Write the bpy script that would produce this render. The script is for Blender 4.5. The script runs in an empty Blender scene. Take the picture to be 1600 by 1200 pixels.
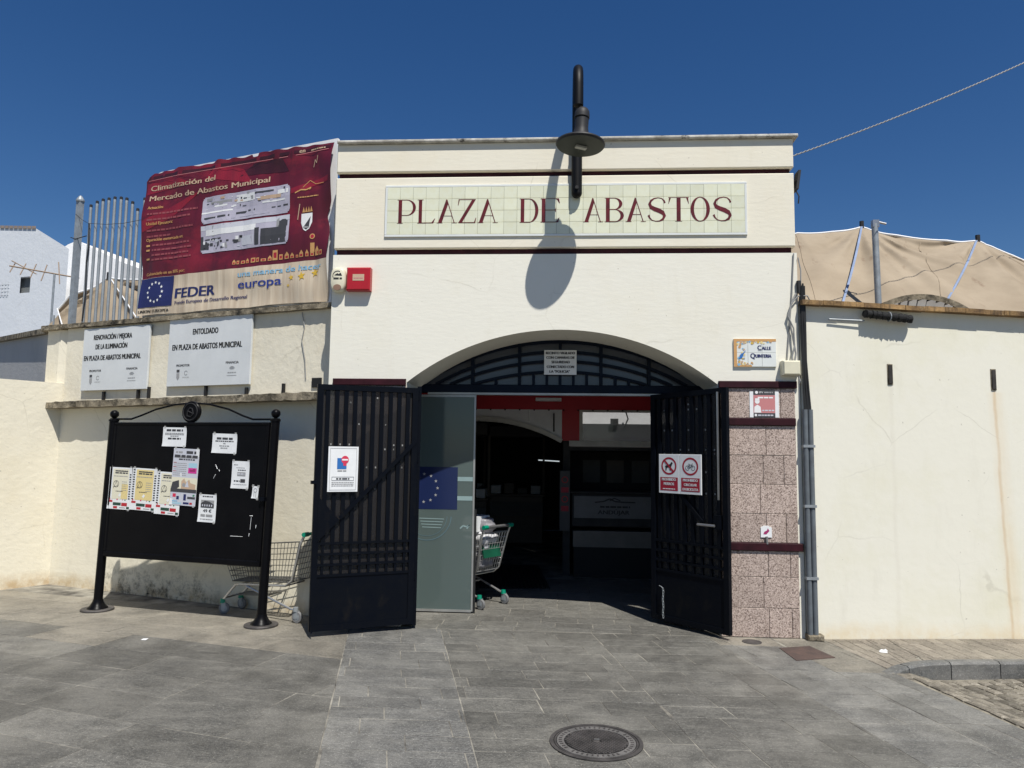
import bpy, bmesh, math, random
from mathutils import Vector, Matrix
random.seed(7)
R = math.radians
S = bpy.context.scene
COL = S.collection
V = Vector

# ------------------------------------------------------------------ camera, sky, sun, exposure
def look_axes(pitch, yaw, roll):
    f = V((-math.sin(yaw)*math.cos(pitch), math.cos(yaw)*math.cos(pitch), math.sin(pitch)))
    r = V((math.cos(yaw), math.sin(yaw), 0)); u = r.cross(f)
    c, s = math.cos(roll), math.sin(roll)
    return c*r+s*u, -s*r+c*u, f
cam = bpy.data.cameras.new('camera'); camo = bpy.data.objects.new('camera', cam); COL.objects.link(camo)
_r, _u, _f = look_axes(R(5.414), R(3.781), R(0.7545))
_m = Matrix((_r, _u, -_f)).transposed().to_4x4(); _m.translation = V((0, -7.0126, 1.65))
camo.matrix_world = _m
cam.sensor_width = 36; cam.lens = 1140/1600*36; cam.clip_end = 600; cam.clip_start = .05
S.camera = camo
SUN_EL, SUN_AZ = R(59), R(26)                     # azimuth: to the right of the facade's normal
world = bpy.data.worlds.new("World"); S.world = world; world.use_nodes = True
nt = world.node_tree
bg = nt.nodes['Background']
sk = nt.nodes.new('ShaderNodeTexSky'); sk.sky_type = 'NISHITA'; sk.sun_disc = False
sk.sun_elevation = SUN_EL; sk.sun_rotation = math.pi-SUN_AZ
sk.altitude = 200; sk.air_density = 1.0; sk.dust_density = .25; sk.ozone_density = 3.0
hs_ = nt.nodes.new('ShaderNodeHueSaturation'); hs_.inputs['Saturation'].default_value = 1.3; hs_.inputs['Hue'].default_value = .508
nt.links.new(sk.outputs[0], hs_.inputs['Color']); nt.links.new(hs_.outputs[0], bg.inputs[0]); bg.inputs[1].default_value = .056
sun = bpy.data.lights.new('sun', 'SUN'); sun.energy = 4.0; sun.angle = R(.5); sun.color = (1, .965, .90)
suno = bpy.data.objects.new('sun', sun); COL.objects.link(suno)
_to = V((math.sin(SUN_AZ)*math.cos(SUN_EL), -math.cos(SUN_AZ)*math.cos(SUN_EL), math.sin(SUN_EL)))
suno.rotation_euler = _to.to_track_quat('Z', 'Y').to_euler()
S.view_settings.view_transform = 'Standard'; S.view_settings.look = 'None'
S.view_settings.gamma = 1; S.view_settings.use_curve_mapping = False
S.view_settings.exposure = .46
S.render.engine = 'CYCLES'
S.cycles.max_bounces = 8; S.cycles.transparent_max_bounces = 12

# ------------------------------------------------------------------ materials
MATS = {}
def nodes(name):
    m = bpy.data.materials.new(name); m.use_nodes = True
    return m, m.node_tree, m.node_tree.nodes['Principled BSDF']
def N(t, kind, **kw):
    n = t.nodes.new(kind)
    for k, v in kw.items():
        setattr(n, k, v)
    return n
def noise(t, src, scale, detail=4, rough=.6, sc=(1, 1, 1)):
    mp = N(t, 'ShaderNodeMapping'); mp.inputs['Scale'].default_value = sc
    t.links.new(src, mp.inputs[0])
    n = N(t, 'ShaderNodeTexNoise'); n.inputs['Scale'].default_value = scale
    n.inputs['Detail'].default_value = detail; n.inputs['Roughness'].default_value = rough
    t.links.new(mp.outputs[0], n.inputs['Vector'])
    return n.outputs['Fac']
def ramp(t, src, a, b):
    r = N(t, 'ShaderNodeMapRange'); r.inputs[1].default_value = a; r.inputs[2].default_value = b
    t.links.new(src, r.inputs[0]); return r.outputs[0]
def mix(t, fac, a, b):
    m = N(t, 'ShaderNodeMix', data_type='RGBA')
    for sock, v in ((m.inputs[0], fac), (m.inputs[6], a), (m.inputs[7], b)):
        if isinstance(v, (int, float)): sock.default_value = v
        elif isinstance(v, tuple): sock.default_value = (*v[:3], 1)
        else: t.links.new(v, sock)
    return m.outputs[2]
def math_(t, op, a, b):
    m = N(t, 'ShaderNodeMath', operation=op)
    for i, v in enumerate((a, b)):
        if isinstance(v, (int, float)): m.inputs[i].default_value = v
        else: t.links.new(v, m.inputs[i])
    return m.outputs[0]
def bump(t, bs, src, strength, dist=.01):
    b = N(t, 'ShaderNodeBump'); b.inputs['Strength'].default_value = strength; b.inputs['Distance'].default_value = dist
    t.links.new(src, b.inputs['Height'])
    if bs.inputs['Normal'].links: t.links.new(bs.inputs['Normal'].links[0].from_socket, b.inputs['Normal'])
    t.links.new(b.outputs[0], bs.inputs['Normal'])
def mat(name, col, rough=.7, metal=0, var=.12, vscale=4, col2=None, bmp=0, bscale=60, tone=0, spec=.5, sc=(1, 1, 1), spots=None, vrange=(.35, .65)):
    if name in MATS: return MATS[name]
    m, t, b = nodes(name)
    co = N(t, 'ShaderNodeTexCoord').outputs['Object']
    if spots is None: spots = ()
    c2 = col2 or tuple(x*(1-2*var) for x in col)
    c = mix(t, ramp(t, noise(t, co, vscale, 6, .65, sc), *vrange), c2, col) if (var or col2) else None
    for (scol, sscale, lo, hi, sst) in spots:
        src = c if c is not None else col
        c = mix(t, ramp(t, noise(t, co, sscale, 5, .7, sst), lo, hi), src, scol)
    if tone:
        oi = N(t, 'ShaderNodeObjectInfo').outputs['Random']
        ri = N(t, 'ShaderNodeNewGeometry').outputs['Random Per Island']
        fr = math_(t, 'FRACT', math_(t, 'ADD', oi, ri), 0)
        k = N(t, 'ShaderNodeMapRange'); k.inputs[3].default_value = 1-tone; k.inputs[4].default_value = 1+tone*.6
        t.links.new(fr, k.inputs[0])
        h = N(t, 'ShaderNodeHueSaturation'); t.links.new(k.outputs[0], h.inputs['Value'])
        if c is None: h.inputs['Color'].default_value = (*col, 1)
        else: t.links.new(c, h.inputs['Color'])
        c = h.outputs[0]
    if c is None: b.inputs['Base Color'].default_value = (*col, 1)
    else: t.links.new(c, b.inputs['Base Color'])
    b.inputs['Roughness'].default_value = rough; b.inputs['Metallic'].default_value = metal
    b.inputs['Specular IOR Level'].default_value = spec
    if bmp: bump(t, b, noise(t, co, bscale, 5, .6, sc), bmp)
    MATS[name] = m
    return m
def plaster(name, col, stain=(.62, .55, .36), amount=.5, base=None, mould=None, rust=None, streak=(.55, .52, .42), streak_amt=.35, relief=.35, aniso=(.6, 1, 2.2)):
    """limewashed render: roller relief, blotches, runs, dirt along the foot (z), mould patch, rust run"""
    m, t, b = nodes(name)
    co = N(t, 'ShaderNodeTexCoord').outputs['Object']
    sx = N(t, 'ShaderNodeSeparateXYZ'); t.links.new(co, sx.inputs[0])
    x, z = sx.outputs[0], sx.outputs[2]
    c = mix(t, math_(t, 'MULTIPLY', ramp(t, noise(t, co, .9, 6, .7), .48, .78), amount), col, stain)
    c = mix(t, math_(t, 'MULTIPLY', ramp(t, noise(t, co, 3.2, 6, .7, (1.6, 1, .35)), .56, .8), streak_amt), c, streak)
    c = mix(t, math_(t, 'MULTIPLY', ramp(t, noise(t, co, 30, 3, .6), .6, .85), .25), c, tuple(v*.8 for v in col))
    wv = N(t, 'ShaderNodeMix', data_type='RGBA', blend_type='ADD'); wv.inputs[0].default_value = .12
    nw = N(t, 'ShaderNodeTexNoise'); nw.inputs['Scale'].default_value = 3; nw.inputs['Detail'].default_value = 6; t.links.new(co, nw.inputs['Vector'])
    t.links.new(co, wv.inputs[6]); t.links.new(nw.outputs['Color'], wv.inputs[7])
    vo = N(t, 'ShaderNodeTexVoronoi', feature='DISTANCE_TO_EDGE'); vo.inputs['Scale'].default_value = 1.15; t.links.new(wv.outputs[2], vo.inputs['Vector'])
    ck = math_(t, 'MULTIPLY', ramp(t, vo.outputs['Distance'], .007, .001), ramp(t, noise(t, co, 1.3, 2), .5, .62))
    c = mix(t, math_(t, 'MULTIPLY', ck, .24), c, (.30, .27, .2))
    c = mix(t, math_(t, 'MULTIPLY', ramp(t, noise(t, co, 26, 2, .4), .74, .77), .5), c, (.34, .31, .25))
    if base:
        zz = math_(t, 'SUBTRACT', math_(t, 'ADD', .05, math_(t, 'MULTIPLY', noise(t, co, 4, 6, .7, (1, 1, .5)), base[1]*1.6)), z)
        c = mix(t, math_(t, 'MULTIPLY', math_(t, 'MULTIPLY', ramp(t, zz, -.04, base[1]*.9), .85), ramp(t, noise(t, co, 5, 6, .8), .3, .6)), c, base[0])
    if mould:
        (mc, x0, x1, h) = mould
        k = math_(t, 'MULTIPLY', ramp(t, x, x0, x0+.25), ramp(t, x, x1, x1-.3))
        k = math_(t, 'MULTIPLY', k, ramp(t, z, h, h*.1))
        k = math_(t, 'MULTIPLY', k, ramp(t, noise(t, co, 7, 8, .85), .47, .62))
        c = mix(t, k, c, mc)
    if rust:
        for (rx, rz, w, sl, rc, am) in rust:
            xr = math_(t, 'ADD', math_(t, 'SUBTRACT', x, rx), math_(t, 'MULTIPLY', math_(t, 'SUBTRACT', z, rz), sl))
            xr = math_(t, 'ADD', xr, math_(t, 'MULTIPLY', math_(t, 'SUBTRACT', noise(t, co, 2.5, 3), .5), .05))
            k = math_(t, 'MULTIPLY', ramp(t, math_(t, 'ABSOLUTE', xr, 0), w, w*.2), ramp(t, z, rz, rz-.02))
            k = math_(t, 'MULTIPLY', k, math_(t, 'MULTIPLY', ramp(t, noise(t, co, 6, 4, .7, (1, 1, .2)), .2, .7), am))
            c = mix(t, k, c, rc)
    t.links.new(c, b.inputs['Base Color'])
    b.inputs['Roughness'].default_value = .9; b.inputs['Specular IOR Level'].default_value = .15
    bump(t, b, noise(t, co, 14, 5, .6, aniso), relief, .012)
    bump(t, b, noise(t, co, 2.2, 4, .55), relief*.6, .04)
    bump(t, b, noise(t, co, 110, 3, .6), .12, .004)
    return m
def stone_pave(name, col, dust, tone=.12):
    m, t, b = nodes(name)
    co = N(t, 'ShaderNodeTexCoord').outputs['Object']
    c = mix(t, ramp(t, noise(t, co, 48, 6, .9, (.75, 1.3, 1)), .38, .62), tuple(v*.42 for v in col), tuple(v*1.5 for v in col))
    c = mix(t, math_(t, 'MULTIPLY', ramp(t, noise(t, co, 7, 7, .8, (.5, 1.5, 1)), .48, .72), .7), c, dust)
    c = mix(t, math_(t, 'MULTIPLY', ramp(t, noise(t, co, .8, 6, .7), .42, .66), .72), c, dust)
    c = mix(t, math_(t, 'MULTIPLY', ramp(t, noise(t, co, 1.5, 7, .75), .48, .68), .75), c, tuple(v*.42 for v in col))
    c = mix(t, math_(t, 'MULTIPLY', ramp(t, noise(t, co, 75, 4, 1.0), .57, .66), .75), c, tuple(min(.6, v*2.3) for v in dust))
    c = mix(t, ramp(t, noise(t, co, 11, 4, .8), .70, .74), c, (.035, .034, .032))
    c = mix(t, math_(t, 'MULTIPLY', ramp(t, noise(t, co, 3.3, 7, .8, (.35, 1.6, 1)), .57, .7), .55), c, tuple(v*.4 for v in col))
    oi = N(t, 'ShaderNodeObjectInfo').outputs['Random']
    ri = N(t, 'ShaderNodeNewGeometry').outputs['Random Per Island']
    fr = math_(t, 'FRACT', math_(t, 'ADD', oi, ri), 0)
    k = N(t, 'ShaderNodeMapRange'); k.inputs[3].default_value = 1-tone; k.inputs[4].default_value = 1+tone*.7
    t.links.new(fr, k.inputs[0])
    h = N(t, 'ShaderNodeHueSaturation'); t.links.new(k.outputs[0], h.inputs['Value']); t.links.new(c, h.inputs['Color'])
    t.links.new(h.outputs[0], b.inputs['Base Color'])
    t.links.new(ramp(t, noise(t, co, 2.3, 5), 1.2, -.1), b.inputs['Roughness'])
    b.inputs['Specular IOR Level'].default_value = .25
    bump(t, b, noise(t, co, 55, 5, .75), .7, .006)
    bump(t, b, noise(t, co, 8, 4, .6), .35, .008)
    return m
def glass(name, tint, rough, alpha):
    m, t, b = nodes(name)
    b.inputs['Base Color'].default_value = (*tint, 1); b.inputs['Roughness'].default_value = rough
    b.inputs['Alpha'].default_value = alpha; b.inputs['IOR'].default_value = 1.5
    return m

WHITE = mat('white_paint', (.78, .78, .76), .6, var=.05)
M_fac_low = plaster('facade_render', (.775, .75, .655), (.72, .66, .5), .35, streak=(.6, .55, .42), streak_amt=.25, relief=.13)
M_fac_up = plaster('facade_render_upper', (.77, .725, .60), (.7, .6, .42), .35, streak=(.6, .54, .4), streak_amt=.28, relief=.15)
M_left = plaster('yellowed_render', (.76, .715, .585), (.66, .59, .43), .5, base=((.5, .38, .22), .1), mould=((.035, .035, .028), .75, 2.75, .42), streak_amt=.3, relief=.32, aniso=(.8, 1, 1.2))
M_left_up = plaster('worn_render', (.74, .69, .56), (.56, .48, .34), .6, streak=(.42, .38, .3), streak_amt=.45, relief=.45, aniso=(1, 1, 1))
M_fl = plaster('flaking_render', (.76, .71, .575), (.66, .585, .42), .5, base=((.5, .36, .2), .12), streak_amt=.3, relief=.4, aniso=(.8, 1, 1.2))
M_right = plaster('right_wall_render', (.755, .73, .625), (.66, .63, .45), .6, base=((.70, .60, .42), .09),
                  rust=[(1.85, 2.32, .022, .03, (.5, .32, .15), .55), (1.87, 2.3, .1, .04, (.68, .5, .28), .35), (.84, 2.36, .03, 0, (.5, .45, .36), .2)], streak_amt=.3, relief=.13, aniso=(1, 1, 1))
M_grey_wall = plaster('grey_cement', (.42, .42, .42), (.3, .3, .29), .5, relief=.4)
M_house = plaster('shade_tinted_limewash', (.66, .69, .725), (.58, .62, .67), .5, streak=(.66, .69, .72), streak_amt=.3, relief=.45, aniso=(1, 1, 1))  # the wall's bluish shade is put into this colour
M_maroon = mat('maroon_paint', (.040, .007, .012), .6, var=.25, vscale=8, spec=.2)
M_concrete = mat('weathered_concrete', (.34, .29, .21), .95, col2=(.10, .085, .06), vscale=9, bmp=.7, bscale=50, spots=[((.03, .028, .024), 6, .5, .66, (1, 1, 1)), ((.55, .48, .36), 22, .6, .75, (1, 1, 1))], spec=.15)
M_coping = mat('coping_cement', (.62, .60, .54), .9, col2=(.3, .28, .24), vscale=7, bmp=.5, spots=[((.06, .055, .05), 10, .58, .7, (1, 1, 1))], spec=.15)
M_brick_coping = mat('terracotta_coping', (.40, .25, .11), .9, col2=(.16, .10, .055), vscale=9, tone=.35, bmp=.5, spots=[((.05, .04, .03), 8, .5, .72, (2.5, 2.5, .3)), ((.6, .48, .26), 14, .6, .75, (1, 1, 1))], spec=.2)
def granite():
    m, t, b = nodes('pink_granite')
    co = N(t, 'ShaderNodeTexCoord').outputs['Object']
    v = N(t, 'ShaderNodeTexVoronoi'); v.inputs['Scale'].default_value = 135; t.links.new(co, v.inputs['Vector'])
    sx = N(t, 'ShaderNodeSeparateColor'); t.links.new(v.outputs['Color'], sx.inputs[0])
    cr = N(t, 'ShaderNodeValToRGB'); cr.color_ramp.interpolation = 'CONSTANT'
    e = cr.color_ramp.elements
    e[0].position = 0; e[0].color = (.17, .125, .105, 1); e[1].position = .2; e[1].color = (.39, .31, .265, 1)
    for p, c in ((.5, (.49, .395, .34)), (.72, (.35, .27, .23)), (.86, (.58, .47, .41))):
        q = e.new(p); q.color = (*c, 1)
    t.links.new(sx.outputs[0], cr.inputs[0])
    c = mix(t, math_(t, 'MULTIPLY', ramp(t, noise(t, co, 3, 6, .7, (1, 1, .4)), .5, .75), .4), cr.outputs[0], (.2, .14, .1))
    oi = N(t, 'ShaderNodeObjectInfo').outputs['Random']
    k = N(t, 'ShaderNodeMapRange'); k.inputs[3].default_value = .90; k.inputs[4].default_value = 1.07; t.links.new(oi, k.inputs[0])
    h = N(t, 'ShaderNodeHueSaturation'); t.links.new(k.outputs[0], h.inputs['Value']); t.links.new(c, h.inputs['Color'])
    t.links.new(h.outputs[0], b.inputs['Base Color']); b.inputs['Roughness'].default_value = .65
    b.inputs['Specular IOR Level'].default_value = .3
    bump(t, b, noise(t, co, 90, 3), .15, .003)
    return m
M_granite = granite()
M_iron = mat('black_gate_paint', (.0018, .003, .0065), .42, col2=(.0035, .0045, .007), vscale=6, bmp=.15, bscale=90, spots=[((.012, .011, .010), 5, .58, .78, (1, 1, .5)), ((.035, .032, .03), 34, .71, .79, (1, 1, .4)), ((.06, .03, .018), 17, .73, .79, (1, 1, 1))], spec=.11)
M_blueiron = mat('dark_blue_iron', (.004, .009, .022), .45, var=.2, bmp=.1, spec=.12)
M_board = mat('black_board_enamel', (.003, .003, .004), .35, col2=(.005, .005, .006), vscale=3, bmp=.08, bscale=30, spots=[((.03, .03, .03), 30, .73, .8, (1, 1, 1))], spec=.10)
M_lamp = mat('lamp_black', (.006, .006, .007), .5, var=.2, spec=.2)
M_lampgrey = mat('lamp_grey', (.034, .034, .036), .55, var=.15, spec=.25)
M_tile = mat('cream_glazed_tile', (.70, .69, .49), .22, col2=(.74, .76, .62), vscale=6, tone=.07, bmp=.03, bscale=10)
M_tile_edge = mat('white_glazed_edge', (.73, .75, .72), .25, var=.04)
M_letter = mat('oxblood_glaze', (.15, .015, .017), .3, col2=(.085, .014, .012), vscale=14)
M_grout = mat('dark_grout', (.12, .12, .09), .9)
M_chrome = mat('cart_chrome', (.62, .62, .61), .36, metal=.75, var=.15)
M_cartdark = mat('cart_dull_wire', (.22, .22, .21), .45, metal=.6, var=.2)
M_green = mat('cart_green_plastic', (.0, .25, .15), .4, var=.1)
M_dgreen = mat('seat_flap_green', (.01, .10, .055), .4, var=.2)
M_rubber = mat('grey_rubber', (.20, .20, .20), .7)
M_drubber = mat('dark_rubber', (.03, .03, .03), .7)
M_galv = mat('galvanised_steel', (.36, .39, .41), .5, metal=.35, col2=(.26, .28, .29), vscale=12)
M_tube = mat('grey_conduit', (.13, .15, .165), .6, col2=(.09, .10, .11), vscale=8, spots=[((.5, .5, .48), 9, .7, .76, (1, 1, .4))])
M_cable = mat('black_cable', (.015, .015, .015), .6)
M_gcable = mat('grey_cable', (.30, .30, .29), .6)
M_red = mat('red_plastic', (.42, .012, .02), .35, var=.08)
M_cream = mat('cream_plastic', (.70, .66, .50), .4, var=.06)
M_print = {k: mat('ink_'+k, c, .6, var=.0) for k, c in dict(
    black=(.015, .015, .015), navy=(.012, .018, .10), blue=(.02, .045, .26), skyblue=(.20, .42, .60), gold=(.62, .40, .04), red=(.45, .02, .03),
    crimson=(.36, .012, .03), grey=(.30, .30, .30), pale=(.54, .55, .60), lav=(.44, .42, .50), orange=(.55, .30, .11), tan=(.52, .37, .25), pink=(.60, .04, .28),
    green=(.02, .22, .09), dgreen=(.02, .06, .04), yellow=(.72, .58, .26), cream=(.72, .68, .52), white=(.78, .78, .77), salmon=(.52, .20, .20), dgrey=(.05, .05, .055), cyan=(.35, .55, .65), medblue=(.02, .14, .42), brightred=(.6, .03, .08), magenta=(.32, .02, .12), faint=(.26, .06, .07)).items()}
M_paper = mat('white_paper', (.78, .79, .79), .75, var=.04, vscale=9)
M_sign = mat('white_sign_sheet', (.66, .68, .68), .5, var=.06, vscale=2)
M_banner = mat('wine_red_vinyl', (.125, .007, .021), .5, col2=(.085, .005, .015), vscale=1.6, sc=(3, 1, .4), bmp=.1, bscale=12, spots=[((.19, .010, .024), 1.1, .5, .62, (1, 1, 1.6)), ((.03, .006, .010), 3.2, .6, .75, (2, 1, .5))])
M_bcream = mat('faded_cream_vinyl', (.66, .56, .42), .6, col2=(.50, .40, .29), vscale=4, sc=(4, 1, .25), bmp=.1, bscale=12)
M_bred2 = mat('bright_red_vinyl', (.27, .011, .027), .5, col2=(.19, .009, .023), vscale=2, sc=(3, 1, .4))
M_bdark = mat('dark_wine_vinyl', (.055, .006, .014), .5, col2=(.035, .006, .010), vscale=3)
M_tarp = mat('tan_awning_cloth', (.36, .295, .215), .85, col2=(.28, .225, .16), vscale=1.2, bmp=.25, bscale=5, spots=[((.20, .14, .095), 2, .6, .75, (3, 1, .4))], spec=.15)
M_strap = mat('blue_strap', (.24, .31, .46), .6)
M_haze = mat('pale_stucco', (.62, .60, .55), .8)
M_wood = mat('roof_shingle', (.30, .24, .2), .9)
M_blackroll = mat('black_netting', (.006, .006, .006), .8, bmp=1, bscale=50)
M_rust = mat('rusty_plate', (.10, .062, .05), .8, col2=(.055, .038, .034), vscale=7, bmp=.4)
M_castiron = mat('cast_iron', (.11, .10, .095), .62, metal=.3, col2=(.045, .042, .04), vscale=8, bmp=.3)
M_castlight = mat('worn_cast_iron', (.20, .19, .18), .6, metal=.2, col2=(.11, .105, .10), vscale=9, bmp=.3)
M_castdark = mat('cast_iron_dark', (.018, .017, .017), .6, metal=.2)
M_pave = stone_pave('dark_paving_stone', (.110, .107, .097), (.235, .225, .197), .19)
M_pave2 = stone_pave('strip_paving_stone', (.130, .128, .121), (.27, .26, .232), .17)
M_pavewarm = stone_pave('warm_paving_stone', (.18, .166, .139), (.32, .288, .232), .11)
M_paver = stone_pave('sidewalk_paver', (.22, .19, .155), (.30, .265, .21), .22)
M_kerb = stone_pave('kerb_granite', (.115, .118, .116), (.20, .192, .175), .12)
M_cobble = stone_pave('cobble_stone', (.17, .15, .12), (.28, .25, .2), .4)
M_joint = mat('joint_mortar', (.34, .32, .27), .95, col2=(.07, .065, .058), vscale=3.2, spots=[((.3, .27, .21), 12, .62, .75, (1, 1, 1))], spec=.1)
M_ground = mat('plaza_ground', (.16, .155, .145), .9, var=.2, vscale=2)
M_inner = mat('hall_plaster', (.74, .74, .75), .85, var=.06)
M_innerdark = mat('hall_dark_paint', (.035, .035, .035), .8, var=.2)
M_innerred = mat('hall_red_paint', (.48, .012, .022), .5, var=.06)
M_black = mat('soft_black', (.008, .008, .008), .7)
M_steel = mat('brushed_steel', (.45, .45, .45), .35, metal=.8)
M_alu = mat('aluminium_rail', (.42, .42, .40), .4, metal=.5)
M_flagblue = mat('flag_blue_film', (.011, .020, .075), .3, var=.03)
M_frost = mat('frosted_film_mark', (.26, .36, .36), .5, var=.05)
M_crest = mat('etched_crest', (.10, .16, .18), .4, var=.05)
M_tape = glass('clear_tape', (.6, .6, .58), .25, .35)
M_clear = glass('clear_glass', (.5, .55, .56), .03, .25)
M_fanpane = glass('dusty_pane', (.10, .11, .13), .12, .9)
M_backing = glass('dark_mesh_sheet', (.012, .010, .010), .5, .82)
M_frosted = glass('frosted_green_glass', (.105, .14, .133), .10, .80)
M_bag = mat('white_bag_plastic', (.62, .62, .64), .4, var=.12, vscale=14, bmp=.4, bscale=20)
M_gbag = mat('grey_bag_plastic', (.30, .29, .31), .45, var=.25, vscale=12, bmp=.4, bscale=20)
M_stall = mat('stall_dark_wood', (.10, .075, .055), .5)
M_stallpanel = mat('stall_panel', (.10, .095, .09), .6)
M_light = bpy.data.materials.new('lit_tube'); M_light.use_nodes = True
_b = M_light.node_tree.nodes['Principled BSDF']; _b.inputs['Emission Color'].default_value = (.85, .95, 1, 1); _b.inputs['Emission Strength'].default_value = .45

# ------------------------------------------------------------------ mesh helpers
class MB:
    def __init__(s): s.v = []; s.f = []; s.smooth = False
    def add(s, vs, fs):
        n = len(s.v); s.v += [tuple(p) for p in vs]; s.f += [tuple(i+n for i in f) for f in fs]; return s
    def box(s, x0, x1, y0, y1, z0, z1, m=None):
        vs = [V((x, y, z)) for z in (z0, z1) for y in (y0, y1) for x in (x0, x1)]
        if m is not None: vs = [m @ p for p in vs]
        return s.add(vs, [(0, 2, 3, 1), (4, 5, 7, 6), (0, 1, 5, 4), (2, 6, 7, 3), (0, 4, 6, 2), (1, 3, 7, 5)])
    def cbox(s, x0, x1, y0, y1, z0, z1, c=.006):
        """box with chamfered edges on the viewer's side (-y)"""
        vs = []
        for (ya, k) in ((y1, 0), (y0+c, 0), (y0, c)):
            vs += [(x0+k, ya, z0+k), (x1-k, ya, z0+k), (x1-k, ya, z1-k), (x0+k, ya, z1-k)]
        fs = [(0, 1, 2, 3), (11, 10, 9, 8)]
        for a in (0, 4):
            for i in range(4):
                j = (i+1) % 4; fs.append((a+i, a+4+i, a+4+j, a+j))
        return s.add(vs, fs)
    def tube(s, pts, r, n=8, cap=True, closed=False):
        pts = [V(p) for p in pts]; rings = []; base = len(s.v); m = len(pts)
        rr = r if isinstance(r, (list, tuple)) else [r]*m
        up = None
        for i, p in enumerate(pts):
            a = pts[(i-1) % m] if (closed or i > 0) else p
            b = pts[(i+1) % m] if (closed or i < m-1) else p
            d = (b-a).normalized()
            if up is None: up = V((0, 0, 1)) if abs(d.z) < .9 else V((1, 0, 0))
            x = d.cross(up).normalized(); up = x.cross(d).normalized()
            for k in range(n):
                t = 2*math.pi*k/n
                s.v.append(tuple(p+(x*math.cos(t)+up*math.sin(t))*rr[i]))
        for i in range(m if closed else m-1):
            j = (i+1) % m
            for k in range(n):
                l = (k+1) % n
                s.f.append((base+i*n+k, base+i*n+l, base+j*n+l, base+j*n+k))
        if cap and not closed:
            s.f.append(tuple(base+k for k in reversed(range(n)))); s.f.append(tuple(base+(m-1)*n+k for k in range(n)))
        return s
    def lathe(s, prof, n=24, m=None):
        base = len(s.v)
        for (r, z) in prof:
            for k in range(n):
                t = 2*math.pi*k/n; p = V((r*math.cos(t), r*math.sin(t), z)); s.v.append(tuple(m @ p if m is not None else p))
        for i in range(len(prof)-1):
            for k in range(n):
                l = (k+1) % n; s.f.append((base+i*n+k, base+i*n+l, base+(i+1)*n+l, base+(i+1)*n+k))
        s.f.append(tuple(base+k for k in reversed(range(n)))); s.f.append(tuple(base+(len(prof)-1)*n+k for k in range(n)))
        return s
    def prism(s, poly, z0, z1):
        """vertical prism over an xy polygon (counter-clockwise)"""
        n = len(poly); vs = [(x, y, z0) for x, y in poly]+[(x, y, z1) for x, y in poly]
        return s.add(vs, [tuple(reversed(range(n))), tuple(range(n, 2*n))]+[(i, (i+1) % n, n+(i+1) % n, n+i) for i in range(n)])
    def xprism(s, poly, y0, y1):
        """prism over an xz polygon, front face at y0 (y0 < y1)"""
        n = len(poly); vs = [(x, y0, z) for x, z in poly]+[(x, y1, z) for x, z in poly]
        return s.add(vs, [tuple(range(n)), tuple(reversed(range(n, 2*n)))]+[(i, n+i, n+(i+1) % n, (i+1) % n) for i in range(n)])
    def sphere(s, c, r, n=12):
        prof = [(max(1e-4, r*math.sin(math.pi*i/n)), -r*math.cos(math.pi*i/n)) for i in range(n+1)]
        return s.lathe(prof, n*2, Matrix.Translation(V(c)))
    def build(s, name, m, parent=None, smooth=False, kind=None):
        me = bpy.data.meshes.new(name); me.from_pydata(s.v, [], s.f); me.materials.append(m)
        if smooth or s.smooth:
            me.polygons.foreach_set('use_smooth', [True]*len(me.polygons))
            try: me.set_sharp_from_angle(angle=R(40))
            except Exception: pass
        o = bpy.data.objects.new(name, me); COL.objects.link(o)
        if parent is not None: o.parent = parent
        if kind: o['kind'] = kind
        return o
def inst(name, me, parent, loc=(0, 0, 0), rot=(0, 0, 0), scale=(1, 1, 1)):
    o = bpy.data.objects.new(name, me); COL.objects.link(o); o.parent = parent
    o.location = loc; o.rotation_euler = rot; o.scale = scale
    return o
def tag(o, label, cat, group=None):
    o['label'] = label; o['category'] = cat
    if group: o['group'] = group
    return o
def thing(name, label, cat, loc=(0, 0, 0), rz=0, group=None):
    o = bpy.data.objects.new(name, None); COL.objects.link(o); o.location = loc; o.rotation_euler = (0, 0, rz)
    o.empty_display_size = .2
    return tag(o, label, cat, group)
def struct(o): o['kind'] = 'structure'; return o
def copy_tree(o, parent=None):
    c = o.copy(); COL.objects.link(c)
    if parent is not None: c.parent = parent
    for ch in list(o.children): copy_tree(ch, c)
    return c
def recalc(o):
    bm = bmesh.new(); bm.from_mesh(o.data); bmesh.ops.recalc_face_normals(bm, faces=bm.faces); bm.to_mesh(o.data); bm.free(); return o
def arcpts(cx, cz, rx, rz, a0, a1, n):
    return [(cx+rx*math.cos(R(a0+(a1-a0)*i/n)), cz+rz*math.sin(R(a0+(a1-a0)*i/n))) for i in range(n+1)]

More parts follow.
